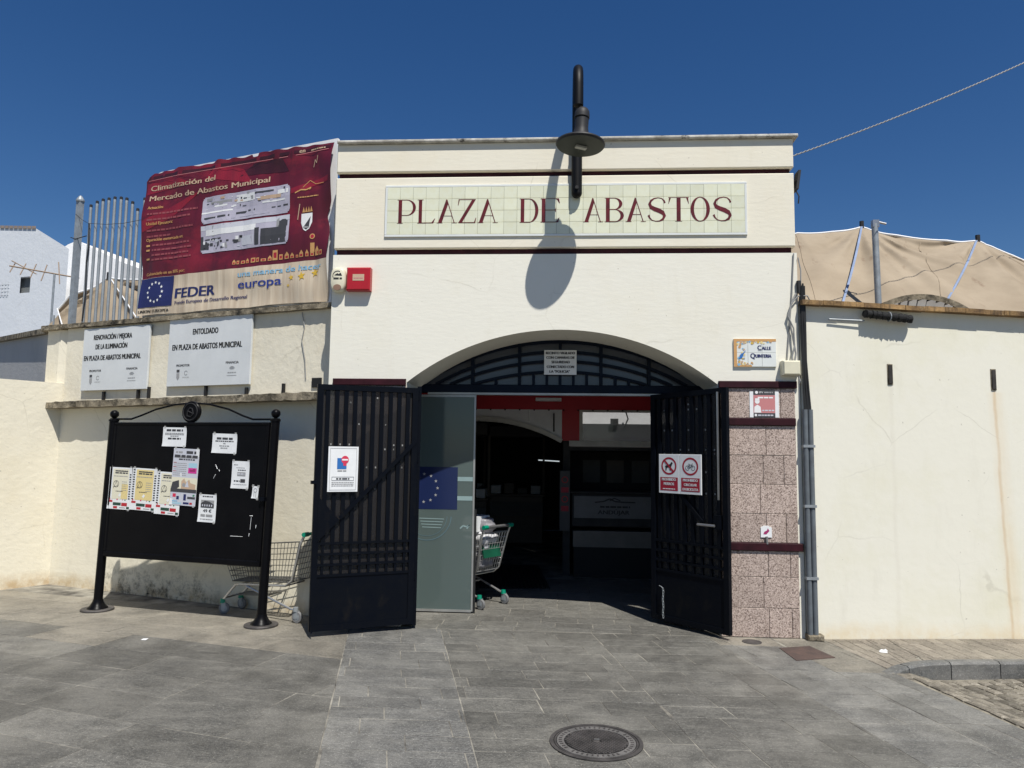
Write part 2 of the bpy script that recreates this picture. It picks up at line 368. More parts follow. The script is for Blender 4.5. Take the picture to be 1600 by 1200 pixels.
_tc = {}
def glyphs(s):
    if s in _tc: return _tc[s]
    cu = bpy.data.curves.new('t', 'FONT'); cu.body = s; cu.resolution_u = 3
    ob = bpy.data.objects.new('t', cu); COL.objects.link(ob)
    me = bpy.data.meshes.new_from_object(ob.evaluated_get(bpy.context.evaluated_depsgraph_get()))
    vs = [(v.co.x, v.co.y) for v in me.vertices]; fs = [tuple(p.vertices) for p in me.polygons]
    bpy.data.objects.remove(ob); bpy.data.curves.remove(cu); bpy.data.meshes.remove(me)
    _tc[s] = (vs, fs); return _tc[s]
class Print:
    """flat print on a thing: shapes in its own (u, v) plane, F maps (u, v, offset) to the thing's local space"""
    def __init__(s, parent, F=None): s.p = parent; s.d = {}; s.F = F or (lambda u, v, o: (u, -o, v)); s.off = .002; s.n = 0
    def mb(s, ink, name):
        k = s.n if name in ('lettering', 'facet', 'star') else 0
        return s.d.setdefault((ink, name, k), MB())
    def rect(s, u0, v0, u1, v1, ink, name='print', sub=None, lift=0):
        nu = nv = 1
        if sub: nu = max(1, int((u1-u0)/sub)); nv = max(1, int((v1-v0)/sub))
        m = s.mb(ink, name); vs = [s.F(u0+(u1-u0)*i/nu, v0+(v1-v0)*j/nv, s.off+lift) for j in range(nv+1) for i in range(nu+1)]
        m.add(vs, [(j*(nu+1)+i, j*(nu+1)+i+1, (j+1)*(nu+1)+i+1, (j+1)*(nu+1)+i) for j in range(nv) for i in range(nu)])
    def poly(s, pts, ink, name='print', lift=0):
        s.mb(ink, name).add([s.F(u, v, s.off+lift) for u, v in pts], [tuple(range(len(pts)))])
    def disc(s, u, v, r, ink, name='print', lift=0, n=20, rv=None):
        s.poly([(u+r*math.cos(2*math.pi*k/n), v+(rv or r)*math.sin(2*math.pi*k/n)) for k in range(n)], ink, name, lift)
    def ring(s, u, v, r, w, ink, name='print', lift=0, n=24, rv=None, a0=0, a1=360):
        rv = rv or r; m = s.mb(ink, name); vs = []
        for k in range(n+1):
            t = R(a0+(a1-a0)*k/n); vs += [s.F(u+r*math.cos(t), v+rv*math.sin(t), s.off+lift), s.F(u+(r-w)*math.cos(t), v+(rv-w)*math.sin(t), s.off+lift)]
        m.add(vs, [(2*k, 2*k+2, 2*k+3, 2*k+1) for k in range(n)])
    def line(s, pts, w, ink, name='print', lift=0):
        for a, b in zip(pts, pts[1:]):
            d = V((b[0]-a[0], b[1]-a[1])); d.normalize(); q = V((-d.y, d.x))*w/2
            s.poly([(a[0]-q.x, a[1]-q.y), (b[0]-q.x, b[1]-q.y), (b[0]+q.x, b[1]+q.y), (a[0]+q.x, a[1]+q.y)], ink, name, lift)
    def star(s, u, v, r, ink, name='star', lift=0, rot=90):
        s.n += 1; s.poly([(u+(r if k % 2 == 0 else r*.42)*math.cos(R(rot+36*k)), v+(r if k % 2 == 0 else r*.42)*math.sin(R(rot+36*k))) for k in range(10)], ink, name, lift)
    def text(s, t, u0, u1, v, h, ink, bold=0, name='lettering', lift=0, center=False):
        """fits the text between u0 and u1 with cap height h on the baseline v"""
        vs, fs = glyphs(t); s.n += 1
        xs = [p[0] for p in vs]; a, b = min(xs), max(xs)
        k = (u1-u0)/(b-a); ky = h/.73
        for dx in ([0] if not bold else [-bold/2, 0, bold/2]):
            s.mb(ink, name).add([s.F(u0+(x-a)*k+dx, v+y*ky, s.off+lift+abs(dx)*.01+.0005*(dx > 0)+.00025*(dx < 0)) for x, y in vs], fs)
    def greek(s, u0, u1, v, h, ink, name='small_print', lift=0, word=None):
        u = u0
        while u < u1-.002:
            w = random.uniform(2, 6)*h*.62; w = min(w, u1-u)
            s.rect(u, v, u+w, v+h, ink, name, lift=lift); u += w+h*.5
    def done(s):
        for (ink, name, k), m in s.d.items():
            o = m.build(name, M_print[ink] if isinstance(ink, str) else ink, s.p)
            if name not in ('lettering', 'facet', 'star') and len(m.f) > 1: o['kind'] = 'stuff'

# ------------------------------------------------------------------ ground, paving, kerb, cobbles
g = MB(); g.add([(-250, -250, -.17), (250, -250, -.17), (250, 250, -.17), (-250, 250, -.17)], [(0, 1, 2, 3)])
struct(g.build('ground', M_ground))
def Lx(x0, y, k=.2309): return x0-k*y
YB = -9.0
bed = MB(); bed.prism([(-14, YB), (Lx(2.36, YB), YB), (Lx(2.36, -1.03), -1.03), (2.4, .2), (1.55, .0), (1.5, 9), (-14, 9)], -.168, -.0022)
bed.prism([(Lx(2.36, -1.0)-.02, -1.0), (2.95, -.72), (3.7, -.62), (9, .1), (9, 1.1), (2.402, .3)], -.168, -.006)
struct(bed.build('paving_bed', M_joint))
pavement = bpy.data.objects.new('pavement', None); COL.objects.link(pavement); struct(pavement)
sidewalk = bpy.data.objects.new('sidewalk', None); COL.objects.link(sidewalk); struct(sidewalk)
road = bpy.data.objects.new('road', None); COL.objects.link(road); struct(road)

def clip(poly, a, b):
    """keep the part of a convex polygon left of the line a -> b"""
    out = []; n = len(poly)
    f = lambda p: (b[0]-a[0])*(p[1]-a[1])-(b[1]-a[1])*(p[0]-a[0])
    for i in range(n):
        p, q = poly[i], poly[(i+1) % n]; fp, fq = f(p), f(q)
        if fp >= 0: out.append(p)
        if fp*fq < 0:
            t = fp/(fp-fq); out.append((p[0]+(q[0]-p[0])*t, p[1]+(q[1]-p[1])*t))
    return out
def area(p): return .5*sum(p[i][0]*p[(i+1) % len(p)][1]-p[(i+1) % len(p)][0]*p[i][1] for i in range(len(p)))
def shrink(p, d):
    n = len(p); out = []
    for i in range(n):
        a, b, c = V(p[i-1]), V(p[i]), V(p[(i+1) % n])
        e1 = (b-a).normalized(); e2 = (c-b).normalized()
        n1 = V((-e1.y, e1.x)); n2 = V((-e2.y, e2.x)); k = 1+n1.dot(n2)
        q = b+(n1+n2)*(d/max(k, .35)); out.append((q.x, q.y))
    return out
def slab_into(mb, poly, gap, ch, z=0, zf=None, depth=.012):
    o = shrink(poly, gap); i = shrink(poly, gap+ch)
    if area(i) < .0008: return False
    n = len(o); tz = random.uniform(-.0008, .0008)
    zz = (lambda p: z+tz) if zf is None else (lambda p: zf(*p)+tz)
    mb.add([(x, y, zz((x, y))-depth) for x, y in o]+[(x, y, zz((x, y))-ch*.6) for x, y in o]+[(x, y, zz((x, y))) for x, y in i],
           [(k, (k+1) % n, n+(k+1) % n, n+k) for k in range(n)]+[(n+k, n+(k+1) % n, 2*n+(k+1) % n, 2*n+k) for k in range(n)]+[tuple(range(2*n, 3*n))])
    return True
def tiling(region, org, ang, shear, courses, lens, stagger=.5, span=16):
    """running-bond cells in a (sheared) frame clipped to a convex region; courses/lens may be ranges"""
    ca, sa = math.cos(ang), math.sin(ang)
    W = lambda s, t: (org[0]+ca*s+shear*t-sa*t*0 if False else org[0]+ca*s-sa*t+shear*t, org[1]+sa*s+ca*t)
    cells = []; t = -span; row = 0
    while t < span:
        h = random.uniform(*courses); s = -span+random.uniform(0, lens[1])
        while s < span:
            l = random.uniform(*lens)
            p = [W(s, t), W(s+l, t), W(s+l, t+h), W(s, t+h)]
            cx = sum(q[0] for q in p)/4; cy = sum(q[1] for q in p)/4
            if -12 < cx < 9 and -9 < cy < 4:
                for i in range(len(region)):
                    p = clip(p, region[i], region[(i+1) % len(region)])
                    if len(p) < 3: break
                if len(p) >= 3 and area(p) > .004: cells.append(p)
            s += l
        t += h; row += 1
    return cells
def strip(xa, xb, y0, y1, ka=.2309, kb=.2309):
    return [(Lx(xa, y0, ka), y0), (Lx(xb, y0, kb), y0), (Lx(xb, y1, kb), y1), (Lx(xa, y1, ka), y1)]
sl = []
YN, YF = -6.5, -.03
for reg, a, sh, co, le, m in (
    (strip(-1.977, -1.111, YN, YF), R(1), -.2309, (.19, .26), (.36, .56), M_pave2),
    (strip(-1.111, .30, YN, YF, .2309, .19), R(1), -.21, (.19, .27), (.38, .6), M_pave),
    (strip(.30, 1.35, YN, YF, .19, .2309), R(2), -.21, (.2, .28), (.34, .56), M_pave),
    (strip(1.35, 1.90, YN, -.32), R(4), -.2309, (.24, .36), (.5, .7), M_pave2),
    (strip(1.90, 2.36, YN, -1.03), R(4), -.2309, (.45, .6), (.47, .475), M_pave2),
    ([(Lx(1.35, -.32), -.32), (Lx(1.9, -.32), -.32), (1.93, -.03), (1.38, -.03)], R(4), -.23, (.3, .31), (.3, .5), M_pavewarm),
    ([(Lx(1.9, -1.03), -1.03), (Lx(2.36, -1.03), -1.03), (2.39, .02), (1.94, -.03)], R(4), -.23, (.3, .4), (.5, .6), M_pavewarm),
    ([(-9.5, YN), (Lx(-1.977, YN), YN), (Lx(-1.977, .22)-.003, .22), (-2.3, .28), (-6.13, 1.6), (-9.5, -3.4)], R(-15), 0, (.38, .42), (.75, .85), None),
    ([(-1.95, -.03), (-1.46, -.03), (-1.46, -.02), (-1.96, .02)], 0, 0, (.2, .3), (.3, .5), M_pavewarm),
    ([(-1.47, -.02), (1.47, -.02), (1.47, .6), (-1.47, .6)], 0, 0, (.20, .21), (.36, .37), M_pave),
    ([(-1.47, .6), (1.47, .6), (1.47, 2.9), (-1.47, 2.9)], 0, 0, (.9, 1.0), (.36, .37), M_pave)):
    for p in tiling(reg, (0.1, -.02), a, sh, co, le):
        cx = sum(q[0] for q in p)/len(p); cy = sum(q[1] for q in p)/len(p)
        mm = m or (M_pavewarm if cy > -.6+random.uniform(-.5, .35)+.16*(cx+4)*0 else M_pave)
        sl.append((math.hypot(cx, cy+7)*(1 if -5.6 < cx < 3.4 and cy > -3.6 else 5), p, mm))
# the slab cells that carry a manhole or a cover are cut away by the covers standing proud of them
sl.sort(key=lambda q: q[0])
MH = (.222, -2.615); MHR = .268
bulk = {}
for i, (d, p, m) in enumerate(sl):
    cx = sum(q[0] for q in p)/len(p); cy = sum(q[1] for q in p)/len(p)
    gap = random.uniform(.002, .0046); ch = random.uniform(.0014, .0036)
    if i < 300:
        mb = MB()
        if slab_into(mb, p, gap, ch): mb.build('paving_slab', m, pavement)
    else:
        slab_into(bulk.setdefault(m.name, (MB(), m))[0], p, gap, ch)
for mb, m in bulk.values(): mb.build('paving_slab_field', m, pavement, kind='stuff')
# sidewalk pavers
kerb_path = [(2.56, -1.06), (2.68, -.93), (2.82, -.82), (3.0, -.745), (3.3, -.69), (3.75, -.635), (4.2, -.58), (5.2, -.45), (6.6, -.25), (9, .1)]
pv = []
for reg in ([(2.60, -.94), (2.80, -.745), (2.80, .05), (2.40, .0)], [(2.80, -.745), (3.0, -.655), (3.0, .075), (2.80, .05)], [(3.0, -.655), (9, .19), (9, .8), (3.0, .075)]):
    pv += tiling(reg, (2.4, 0), R(7), -.05, (.22, .22), (.11, .11))
pv.sort(key=lambda p: p[0][0])
fld = MB()
for i, p in enumerate(pv):
    if i < 240:
        mb = MB()
        if slab_into(mb, p, .0025, .004): mb.build('paver', M_paver, sidewalk)
    else: slab_into(fld, p, .0025, .004)
fld.build('paver_field', M_paver, sidewalk, kind='stuff')
def along(path, d):
    for a, b in zip(path, path[1:]):
        l = math.dist(a, b)
        if d <= l: return (a[0]+(b[0]-a[0])*d/l, a[1]+(b[1]-a[1])*d/l)
        d -= l
    return path[-1]
d = 0
while d < 6.5:
    L_ = .30 if d < .3 else .42
    p = [V(along(kerb_path, d+L_*k/3)) for k in range(4)]
    mb = MB(); vs = []
    for k in range(4):
        e = (p[min(3, k+1)]-p[max(0, k-1)]).normalized(); nn = V((-e.y, e.x))
        q = p[k]+e*(.004 if k == 0 else -.004 if k == 3 else 0)
        zt = .012*min(1, (d+L_*k/3)/.5)
        for (o_, z_) in ((0, -.16), (0, zt-.018), (.02, zt), (.085, zt), (.085, -.16)): vs.append((q.x+nn.x*o_, q.y+nn.y*o_, z_))
    fs = []
    for k in range(3):
        for j in range(4): fs.append((k*5+j, (k+1)*5+j, (k+1)*5+j+1, k*5+j+1))
    fs += [(4, 3, 2, 1, 0), (15, 16, 17, 18, 19)]
    mb.add(vs, fs); mb.build('kerb_stone', M_kerb, sidewalk); d += L_
# cobbled road that falls away from the plaza's edge
def road_z(x, y):
    e = max(0, (x-Lx(2.36, y))/.55); e = min(1, e); return -.105*e*e*(3-2*e)-.004
cob = []
rr = R(-78)
cr_, sr_ = math.cos(rr), math.sin(rr)
i = 0
for a in range(-10, 95):
    off = random.uniform(0, .1)
    for b in range(-60, 90):
        s_, t_ = a*.095, b*.11+off
        q = []
        for (du, dv) in ((0, 0), (.095, 0), (.095, .11), (0, .11)):
            x = 2.3+cr_*-(t_+dv)*-1+(-sr_)*(s_+du)*1; y = -1.0+sr_*(t_+dv)+cr_*(s_+du)
            q.append((x+random.uniform(-.014, .014), y+random.uniform(-.014, .014)))
        if area(q) < 0: q.reverse()
        cx = sum(k[0] for k in q)/4; cy = sum(k[1] for k in q)/4
        if cx < Lx(2.36, cy)+.05 or cx > 7.5 or cy < -6 or cy > .2: continue
        ky = None
        for A_, B_ in zip(kerb_path, kerb_path[1:]):
            if A_[0] <= cx <= B_[0]: ky = A_[1]+(B_[1]-A_[1])*(cx-A_[0])/(B_[0]-A_[0])
        if ky is not None and cy > ky-.055: continue
        cob.append((math.hypot(cx, cy+7)*(1 if cx < 3.75 and cy > -2.7 else 4), q))
cob.sort(key=lambda q: q[0]); fld = MB()
for i, (d, q) in enumerate(cob):
    if i < 300:
        mb = MB()
        if slab_into(mb, q, .007, .016, zf=road_z, depth=.03): mb.build('cobble', M_cobble, road)
    else: slab_into(fld, q, .007, .016, zf=road_z, depth=.03)
fld.build('cobble_field', M_cobble, road, kind='stuff')
rb = MB(); NX = 24
vs = [(Lx(2.355, y)+x, y, road_z(Lx(2.36, y)+x, y)-.016) for y in (-9, -6, -3, -1.5, -.6, .4) for x in [k*.12 if k < 10 else 1.2+(k-10)*.6 for k in range(NX)]]
rb.add(vs, [(j*NX+i, j*NX+i+1, (j+1)*NX+i+1, (j+1)*NX+i) for j in range(5) for i in range(NX-1)])
rb.build('road_mortar', mat('sandy_mortar', (.30, .27, .21), .95, var=.25, vscale=14), road)

# ------------------------------------------------------------------ market entrance (facade)
FX0, FX1, DEP = -2.272, 2.258, .68
mk = thing('market_entrance', 'cream rendered market entrance with wide arched doorway and granite pilasters', 'building')
ARX, ARS, ARC, ARR = 1.495, 2.325, .454, 2.395
def arch_z(x, r=ARR): return ARC+math.sqrt(max(0, r*r-x*x))
lo = MB(); n = 40
xs = [-ARX+2*ARX*i/n for i in range(n+1)]
ZL = 3.600
front = [(FX0, 0), (-ARX, 0)]+[(x, arch_z(x)) for x in xs]+[(ARX, 0), (FX1, 0), (FX1, ZL), (FX0, ZL)]
# front as quads: piers and arch strips
for y, flip in ((0, False), (DEP, True)):
    for (a, b) in ((FX0, -ARX), (ARX, FX1)):
        q = [(a, y, 0), (b, y, 0), (b, y, ZL), (a, y, ZL)]; lo.add(q if not flip else q[::-1], [(0, 1, 2, 3)])
    for a, b in zip(xs, xs[1:]):
        q = [(a, y, arch_z(a)), (b, y, arch_z(b)), (b, y, ZL), (a, y, ZL)]; lo.add(q if not flip else q[::-1], [(0, 1, 2, 3)])
for a, b in zip(xs, xs[1:]):
    lo.add([(a, 0, arch_z(a)), (a, DEP, arch_z(a)), (b, DEP, arch_z(b)), (b, 0, arch_z(b))], [(0, 1, 2, 3)])
for x in (-ARX, ARX): lo.add([(x, 0, 0), (x, DEP, 0), (x, DEP, ARS), (x, 0, ARS)], [(0, 1, 2, 3)])
for x in (FX0, FX1): lo.add([(x, 0, 0), (x, DEP, 0), (x, DEP, ZL), (x, 0, ZL)], [(0, 1, 2, 3)])
lo.add([(FX0, 0, ZL), (FX1, 0, ZL), (FX1, DEP, ZL), (FX0, DEP, ZL)], [(0, 1, 2, 3)])
recalc(lo.build('wall', M_fac_low, mk))
MB().cbox(FX0+.003, FX1-.01, 0, DEP, 3.665, 4.392, .008).build('wall', M_fac_up, mk)
MB().cbox(FX0+.003, FX1-.01, 0, DEP, 4.452, 4.742, .008).build('wall', M_fac_up, mk)
for z0, z1 in ((ZL, 3.665), (4.392, 4.452)): MB().box(FX0+.02, FX1-.035, .05, DEP-.01, z0, z1).build('groove_band', M_maroon, mk)
MB().cbox(FX0+.01, FX1+.028, -.045, DEP+.03, 4.742, 4.772, .008).build('coping', M_coping, mk)
for z0, z1, xr in ((2.292, 2.357, 2.222), (1.938, 2.008, 2.205), (.782, .855, 2.248)):
    MB().cbox(1.50, xr, -.035, 0.02, z0, z1, .006).build('trim_band', M_maroon, mk)
    MB().cbox(-xr, -1.50, -.035, 0.02, z0, z1, .006).build('trim_band', M_maroon, mk)
rows = [(0, .265, (1.93, 2.135)), (.265, .545, (1.885,)), (.545, .782, (1.93, 2.13)), (.855, 1.12, (1.92, 2.1)), (1.12, 1.39, (1.87,)), (1.39, 1.66, (1.9, 2.09)), (1.66, 1.938, (1.93,)), (2.008, 2.292, (1.80, 2.07))]
for z0, z1, cuts in rows:
    e = [1.496, *cuts, 2.207]
    for a, b in zip(e, e[1:]):
        for sgn in (1, -1):
            x0, x1 = (a, b) if sgn > 0 else (-b, -a)
            MB().cbox(x0+.002, x1-.002, -.013+random.uniform(-.002, .002), .01, z0+.002, z1-.002, .003).build('granite_tile', M_granite, mk)
# fanlight and door beam
BY = DEP
fl = thing('fanlight_grille', 'dark blue iron fanlight grille with curved bars filling the arch head', 'grille', (0, BY, 0))
def arc3(hs, peak, z0=2.372, n=28):
    h = peak-z0; r = (hs*hs+h*h)/(2*h); c = peak-r; a = math.asin(min(1, hs/r))
    return [(r*math.sin(-a+2*a*i/n), 0, c+r*math.cos(-a+2*a*i/n)) for i in range(n+1)]
def flatbar(mb, pts, w, y0, y1):
    """a flat bar of width w following points in the xz plane"""
    L_ = []; Rr = []
    for i, p in enumerate(pts):
        a = V(pts[max(0, i-1)]); b = V(pts[min(len(pts)-1, i+1)]); dd = (b-a).normalized(); nn = V((-dd.z, 0, dd.x))*w/2
        L_.append(V(p)+nn); Rr.append(V(p)-nn)
    for i in range(len(pts)-1):
        q = [L_[i], Rr[i], Rr[i+1], L_[i+1]]
        vs = [(v.x, y0, v.z) for v in q]+[(v.x, y1, v.z) for v in q]
        mb.add(vs, [(0, 1, 2, 3), (7, 6, 5, 4), (0, 4, 5, 1), (2, 6, 7, 3)]+([(0, 3, 7, 4)] if i == 0 else [])+([(1, 5, 6, 2)] if i == len(pts)-2 else []))
    return mb
for hs, pk, w in ((1.49, 2.842, .05), (1.32, 2.725, .028), (1.17, 2.625, .028), (.93, 2.512, .028)):
    recalc(flatbar(MB(), arc3(hs, pk), w, -.03, .005).build('curved_bar', M_blueiron, fl))
def zarc(hs, pk, x, z0=2.372):
    h = pk-z0; r = (hs*hs+h*h)/(2*h); return pk-r+math.sqrt(max(0, r*r-x*x))
for x in (-.93, -.43, 0, .43, .93):
    MB().box(x-.016, x+.016, -.036, .01, 2.37, zarc(1.49, 2.842, x)).build('upright_bar', M_blueiron, fl)
for x in (-.68, -.28, -.14, .14, .28, .58, .72):
    MB().box(x-.014, x+.014, -.032, .006, 2.37, zarc(.93, 2.512, x)).build('upright_bar', M_blueiron, fl)
pn = [(x, zarc(1.49, 2.842, x)) for x in [1.47-2.94*i/30 for i in range(31)]]
MB().xprism([(-1.47, 2.372), (1.47, 2.372)]+pn[1:-1], .03, .036).build('pane', M_fanpane, fl)
bm_ = thing('door_beam', 'dark blue steel beam across the doorway under the fanlight', 'beam', (0, BY, 0))
MB().cbox(-1.493, 1.493, -.05, .06, 2.285, 2.370, .006).build('beam_web', M_blueiron, bm_)
MB().box(-1.40, 1.40, -.04, .05, 2.262, 2.284).build('door_rail', M_alu, bm_)
# camera notice on the grille
nb_ = thing('camera_notice', 'small white paper notice about security cameras tied to the fanlight grille', 'notice', (0, BY-.045, 0))
MB().box(-.168, .172, -.004, .004, 2.478, 2.738).build('sheet', M_paper, nb_)
P = Print(nb_, lambda u, v, o: (u, -.004-o, v))
for t, a, b, z in (('RECINTO VIGILADO', -.15, .155, 2.694), ('CON CAMARAS DE', -.145, .15, 2.646), ('SEGURIDAD', -.09, .10, 2.598), ('CONECTADO CON', -.14, .145, 2.548), ('LA "POLICIA"', -.11, .10, 2.498)):
    P.text(t, a, b, z, .028, 'black', .004)
P.done()

# ------------------------------------------------------------------ PLAZA DE ABASTOS tile sign
ts = thing('tile_sign', 'long cream glazed tile sign reading PLAZA DE ABASTOS above the arch', 'sign', (0, 0, 0))
TX0, TX1, TZ0, TZ1 = -1.757, 1.795, 3.777, 4.305
MB().box(TX0+.004, TX1-.004, -.010, .004, TZ0+.004, TZ1-.004).build('mortar_backing', M_grout, ts)
bw = .022
for a in ((TX0, TX1, TZ1-bw, TZ1), (TX0, TX1, TZ0, TZ0+bw), (TX0, TX0+bw, TZ0+bw+.001, TZ1-bw-.001), (TX1-bw, TX1, TZ0+bw+.001, TZ1-bw-.001)):
    MB().cbox(a[0], a[1], -.0165, .0, a[2], a[3], .002).build('border_strip', M_tile_edge, ts)
NC, NR = 27, 4
tw = (TX1-TX0-2*bw)/NC; th = (TZ1-TZ0-2*bw)/NR
tme = None
for j in range(NR):
    for i in range(NC):
        x, z = TX0+bw+tw*i, TZ0+bw+th*j
        if tme is None:
            o = MB().cbox(.0009, tw-.0009, -.016, -.002, .0009, th-.0009, .0012).build('tile', M_tile, ts); tme = o.data
            o.location = (x, 0, z)
        else: inst('tile', tme, ts, (x, random.uniform(-.0006, .0006), z), (random.uniform(-.004, .004), 0, random.uniform(-.004, .004)))
LB_, LH_ = 3.912, .243
def wx(px): return -1.757+(px-603)*3.552/563
T_ = .155; H_ = .022
def serif(x, z, w=.16, h=.018): return [(x-w/2, z), (x+w/2, z), (x+w/2, z+h), (x-w/2, z+h)]
def bowl(x0, z0, z1, xr, t=.16, h=.025, n=14):
    """right-hand bowl: thick at its side, hairline where it meets the stem"""
    cz, rz = (z0+z1)/2, (z1-z0)/2; sx = x0+(xr-x0)*.35
    o = [(x0, z1), (sx, z1)]+[(sx+(xr-sx)*math.sin(math.pi*k/n), cz+rz*math.cos(math.pi*k/n)) for k in range(1, n)]+[(sx, z0), (x0, z0)]
    i = [(x0, z0+h), (sx, z0+h)]+[(sx+(xr-t-sx)*math.sin(math.pi*k/n), cz-(rz-h)*math.cos(math.pi*k/n)) for k in range(1, n)]+[(sx, z1-h), (x0, z1-h)]
    m = len(o); return [[o[k], o[k+1], i[m-2-k], i[m-1-k]] for k in range(m-1)]
def stroke(pts, ws):
    out = []; n = len(pts); L_ = []; Q = []
    for k, p in enumerate(pts):
        a, b = pts[max(0, k-1)], pts[min(n-1, k+1)]; d = V((b[0]-a[0], b[1]-a[1])).normalized(); q = V((-d.y, d.x))*ws[k]/2
        L_.append((p[0]+q.x, p[1]+q.y)); Q.append((p[0]-q.x, p[1]-q.y))
    return [[L_[k], L_[k+1], Q[k+1], Q[k]] for k in range(n-1)]
def glyph(c):
    w = .19
    if c == 'P': return [[(.06, 0), (.06+w, 0), (.06+w, 1), (.06, 1)], serif(.155, 0, .31), serif(.155, .982, .31)]+bowl(.25, .33, 1, 1)
    if c == 'L': return [[(.06, 0), (.06+w, 0), (.06+w, 1), (.06, 1)], serif(.155, .982, .34), [(0, 0), (.9, 0), (1, .2), (.97, .2), (.8, .035), (0, .025)]]
    if c == 'A': return [[(.05, 0), (.24, 0), (.56, .82), (.49, 1), (.455, 1)], [(.86, 0), (.90, 0), (.505, 1), (.485, .96)], [(.25, .29), (.78, .29), (.78, .312), (.25, .312)], serif(.14, 0, .3), serif(.88, 0, .26)]
    if c == 'Z': return [[(.03, 0), (.22, 0), (.97, 1), (.78, 1)], [(.04, .975), (.85, .975), (.85, 1), (.04, 1)], [(0, .74), (.03, .74), (.10, .975), (.04, 1)], [(.1, 0), (.95, 0), (1, .22), (.97, .22), (.88, .028), (.1, .028)]]
    if c == 'D': return [[(.06, 0), (.06+w, 0), (.06+w, 1), (.06, 1)], serif(.155, 0, .31), serif(.155, .982, .31)]+bowl(.25, 0, 1, 1, .17)
    if c == 'E': return [[(.06, 0), (.06+w, 0), (.06+w, 1), (.06, 1)], [(0, 0), (.92, 0), (.98, .2), (.95, .2), (.82, .04), (.7, .025), (0, .025)], [(0, 1), (.95, 1), (1, .8), (.97, .8), (.85, .96), (.7, .975), (0, .975)], [(.25, .5), (.74, .5), (.80, .42), (.80, .62), (.74, .525), (.25, .525)]]
    if c == 'B': return [[(.06, 0), (.06+w, 0), (.06+w, 1), (.06, 1)], serif(.155, 0, .31), serif(.155, .982, .31)]+bowl(.25, .5, 1, .92, .17)+bowl(.25, 0, .525, 1, .18)
    if c == 'T': return [[(.40, 0), (.60, 0), (.60, 1), (.40, 1)], serif(.5, 0, .34), [(.0, 1), (1, 1), (1, .975), (0, .975)], [(0, .72), (.025, .74), (.13, .975), (.06, 1), (.04, 1)], [(1, .72), (.96, 1), (.94, 1), (.87, .975), (.975, .74)]]
    if c == 'O':
        n = 28; o = [(.5+.5*math.cos(2*math.pi*k/n), .5+.51*math.sin(2*math.pi*k/n)) for k in range(n)]; i = [(.5+.32*math.cos(2*math.pi*k/n), .5+.485*math.sin(2*math.pi*k/n)) for k in range(n)]
        return [[o[k], o[(k+1) % n], i[(k+1) % n], i[k]] for k in range(n)]
    if c == 'S':
        p = [(.90, .76), (.86, .86), (.74, .955), (.55, .985), (.34, .955), (.17, .86), (.10, .73), (.17, .60), (.36, .52), (.60, .45), (.80, .36), (.88, .24), (.80, .10), (.62, .025), (.42, .015), (.22, .06), (.10, .16), (.04, .27)]
        ww = [.10, .07, .035, .03, .05, .10, .15, .17, .18, .19, .18, .16, .11, .05, .03, .04, .07, .11]
        return stroke(p, ww)
for ch, a, b, base in (('P', 122, 280, 600), ('L', 295, 445, 600), ('A', 460, 628, 600), ('Z', 635, 792, 600), ('A', 805, 972, 600), ('D', 1155, 1312, 600), ('E', 1330, 1490, 600),
                       ('A', 192, 352, 880), ('B', 368, 525, 880), ('A', 540, 703, 880), ('S', 720, 875, 880), ('T', 888, 1055, 880), ('O', 1068, 1225, 880), ('S', 1248, 1407, 880)):
    x0, x1 = wx(base+a/5.333), wx(base+b/5.333)
    m = MB(); 
    for pl in glyph(ch):
        if area(pl) < 0: pl = pl[::-1]
        m.add([(x0+u*(x1-x0), -.0178-.0001*(len(m.f) % 7), LB_+v*LH_) for u, v in pl], [tuple(range(len(pl)))])
    m.build('letter', M_letter, ts)

# ------------------------------------------------------------------ wall lamp
lp = thing('wall_lamp', 'black gooseneck street lamp with bell shade over the tile sign', 'lamp', (.15, 0, 0))
pts = [(0, -.06, 4.20), (0, -.06, 4.6), (0, -.06, 5.04)]+[(0, -.305+.245*math.cos(R(a)), 5.04+.245*math.sin(R(a))) for a in range(15, 181, 15)]+[(0, -.55, 4.84)]
MB().tube(pts, .047, 16).build('arm', M_lamp, lp, True)
m = MB(); m.tube([(0, -.06, 4.19), (0, -.06, 4.62)], .052, 16).sphere((0, -.06, 4.19), .052)
m.build('sleeve', M_lamp, lp, True)
MB().tube([(0, -.135, 4.225), (0, .0, 4.225)], .017, 10).build('bolt', M_lampgrey, lp, True)
for z in (4.29, 4.56): MB().box(-.03, .03, -.05, .0, z-.03, z+.03).build('wall_plate', M_lamp, lp)
HM = Matrix.Translation((0.02, -.55, 4.455)) @ Matrix.Rotation(R(-3), 4, 'X') @ Matrix.Rotation(R(3), 4, 'Y')
MB().lathe([(.02, .37), (.05, .36), (.066, .335), (.07, .30), (.07, .272)], 24, HM).build('cap', M_lampgrey, lp, True)
MB().lathe([(.058, .272), (.058, .264), (.062, .262), (.062, .255)], 24, HM).build('collar', M_black, lp, True)
MB().lathe([(.064, .256), (.063, .17), (.075, .11), (.10, .07), (.15, .045), (.222, .025), (.226, .012), (.222, .006), (.215, .0)], 40, HM).build('shade', M_lampgrey, lp, True)
MB().lathe([(.214, -.001), (.214, -.003)], 40, HM).build('lens_plate', mat('lens_grey', (.030, .034, .028), .45, spec=.2), lp, True)
MB().box(-.045, .06, -.02, .022, -.022, -.003, HM @ Matrix.Rotation(R(22), 4, 'Z')).build('led_module', mat('led_pale', (.4, .4, .36), .4), lp)

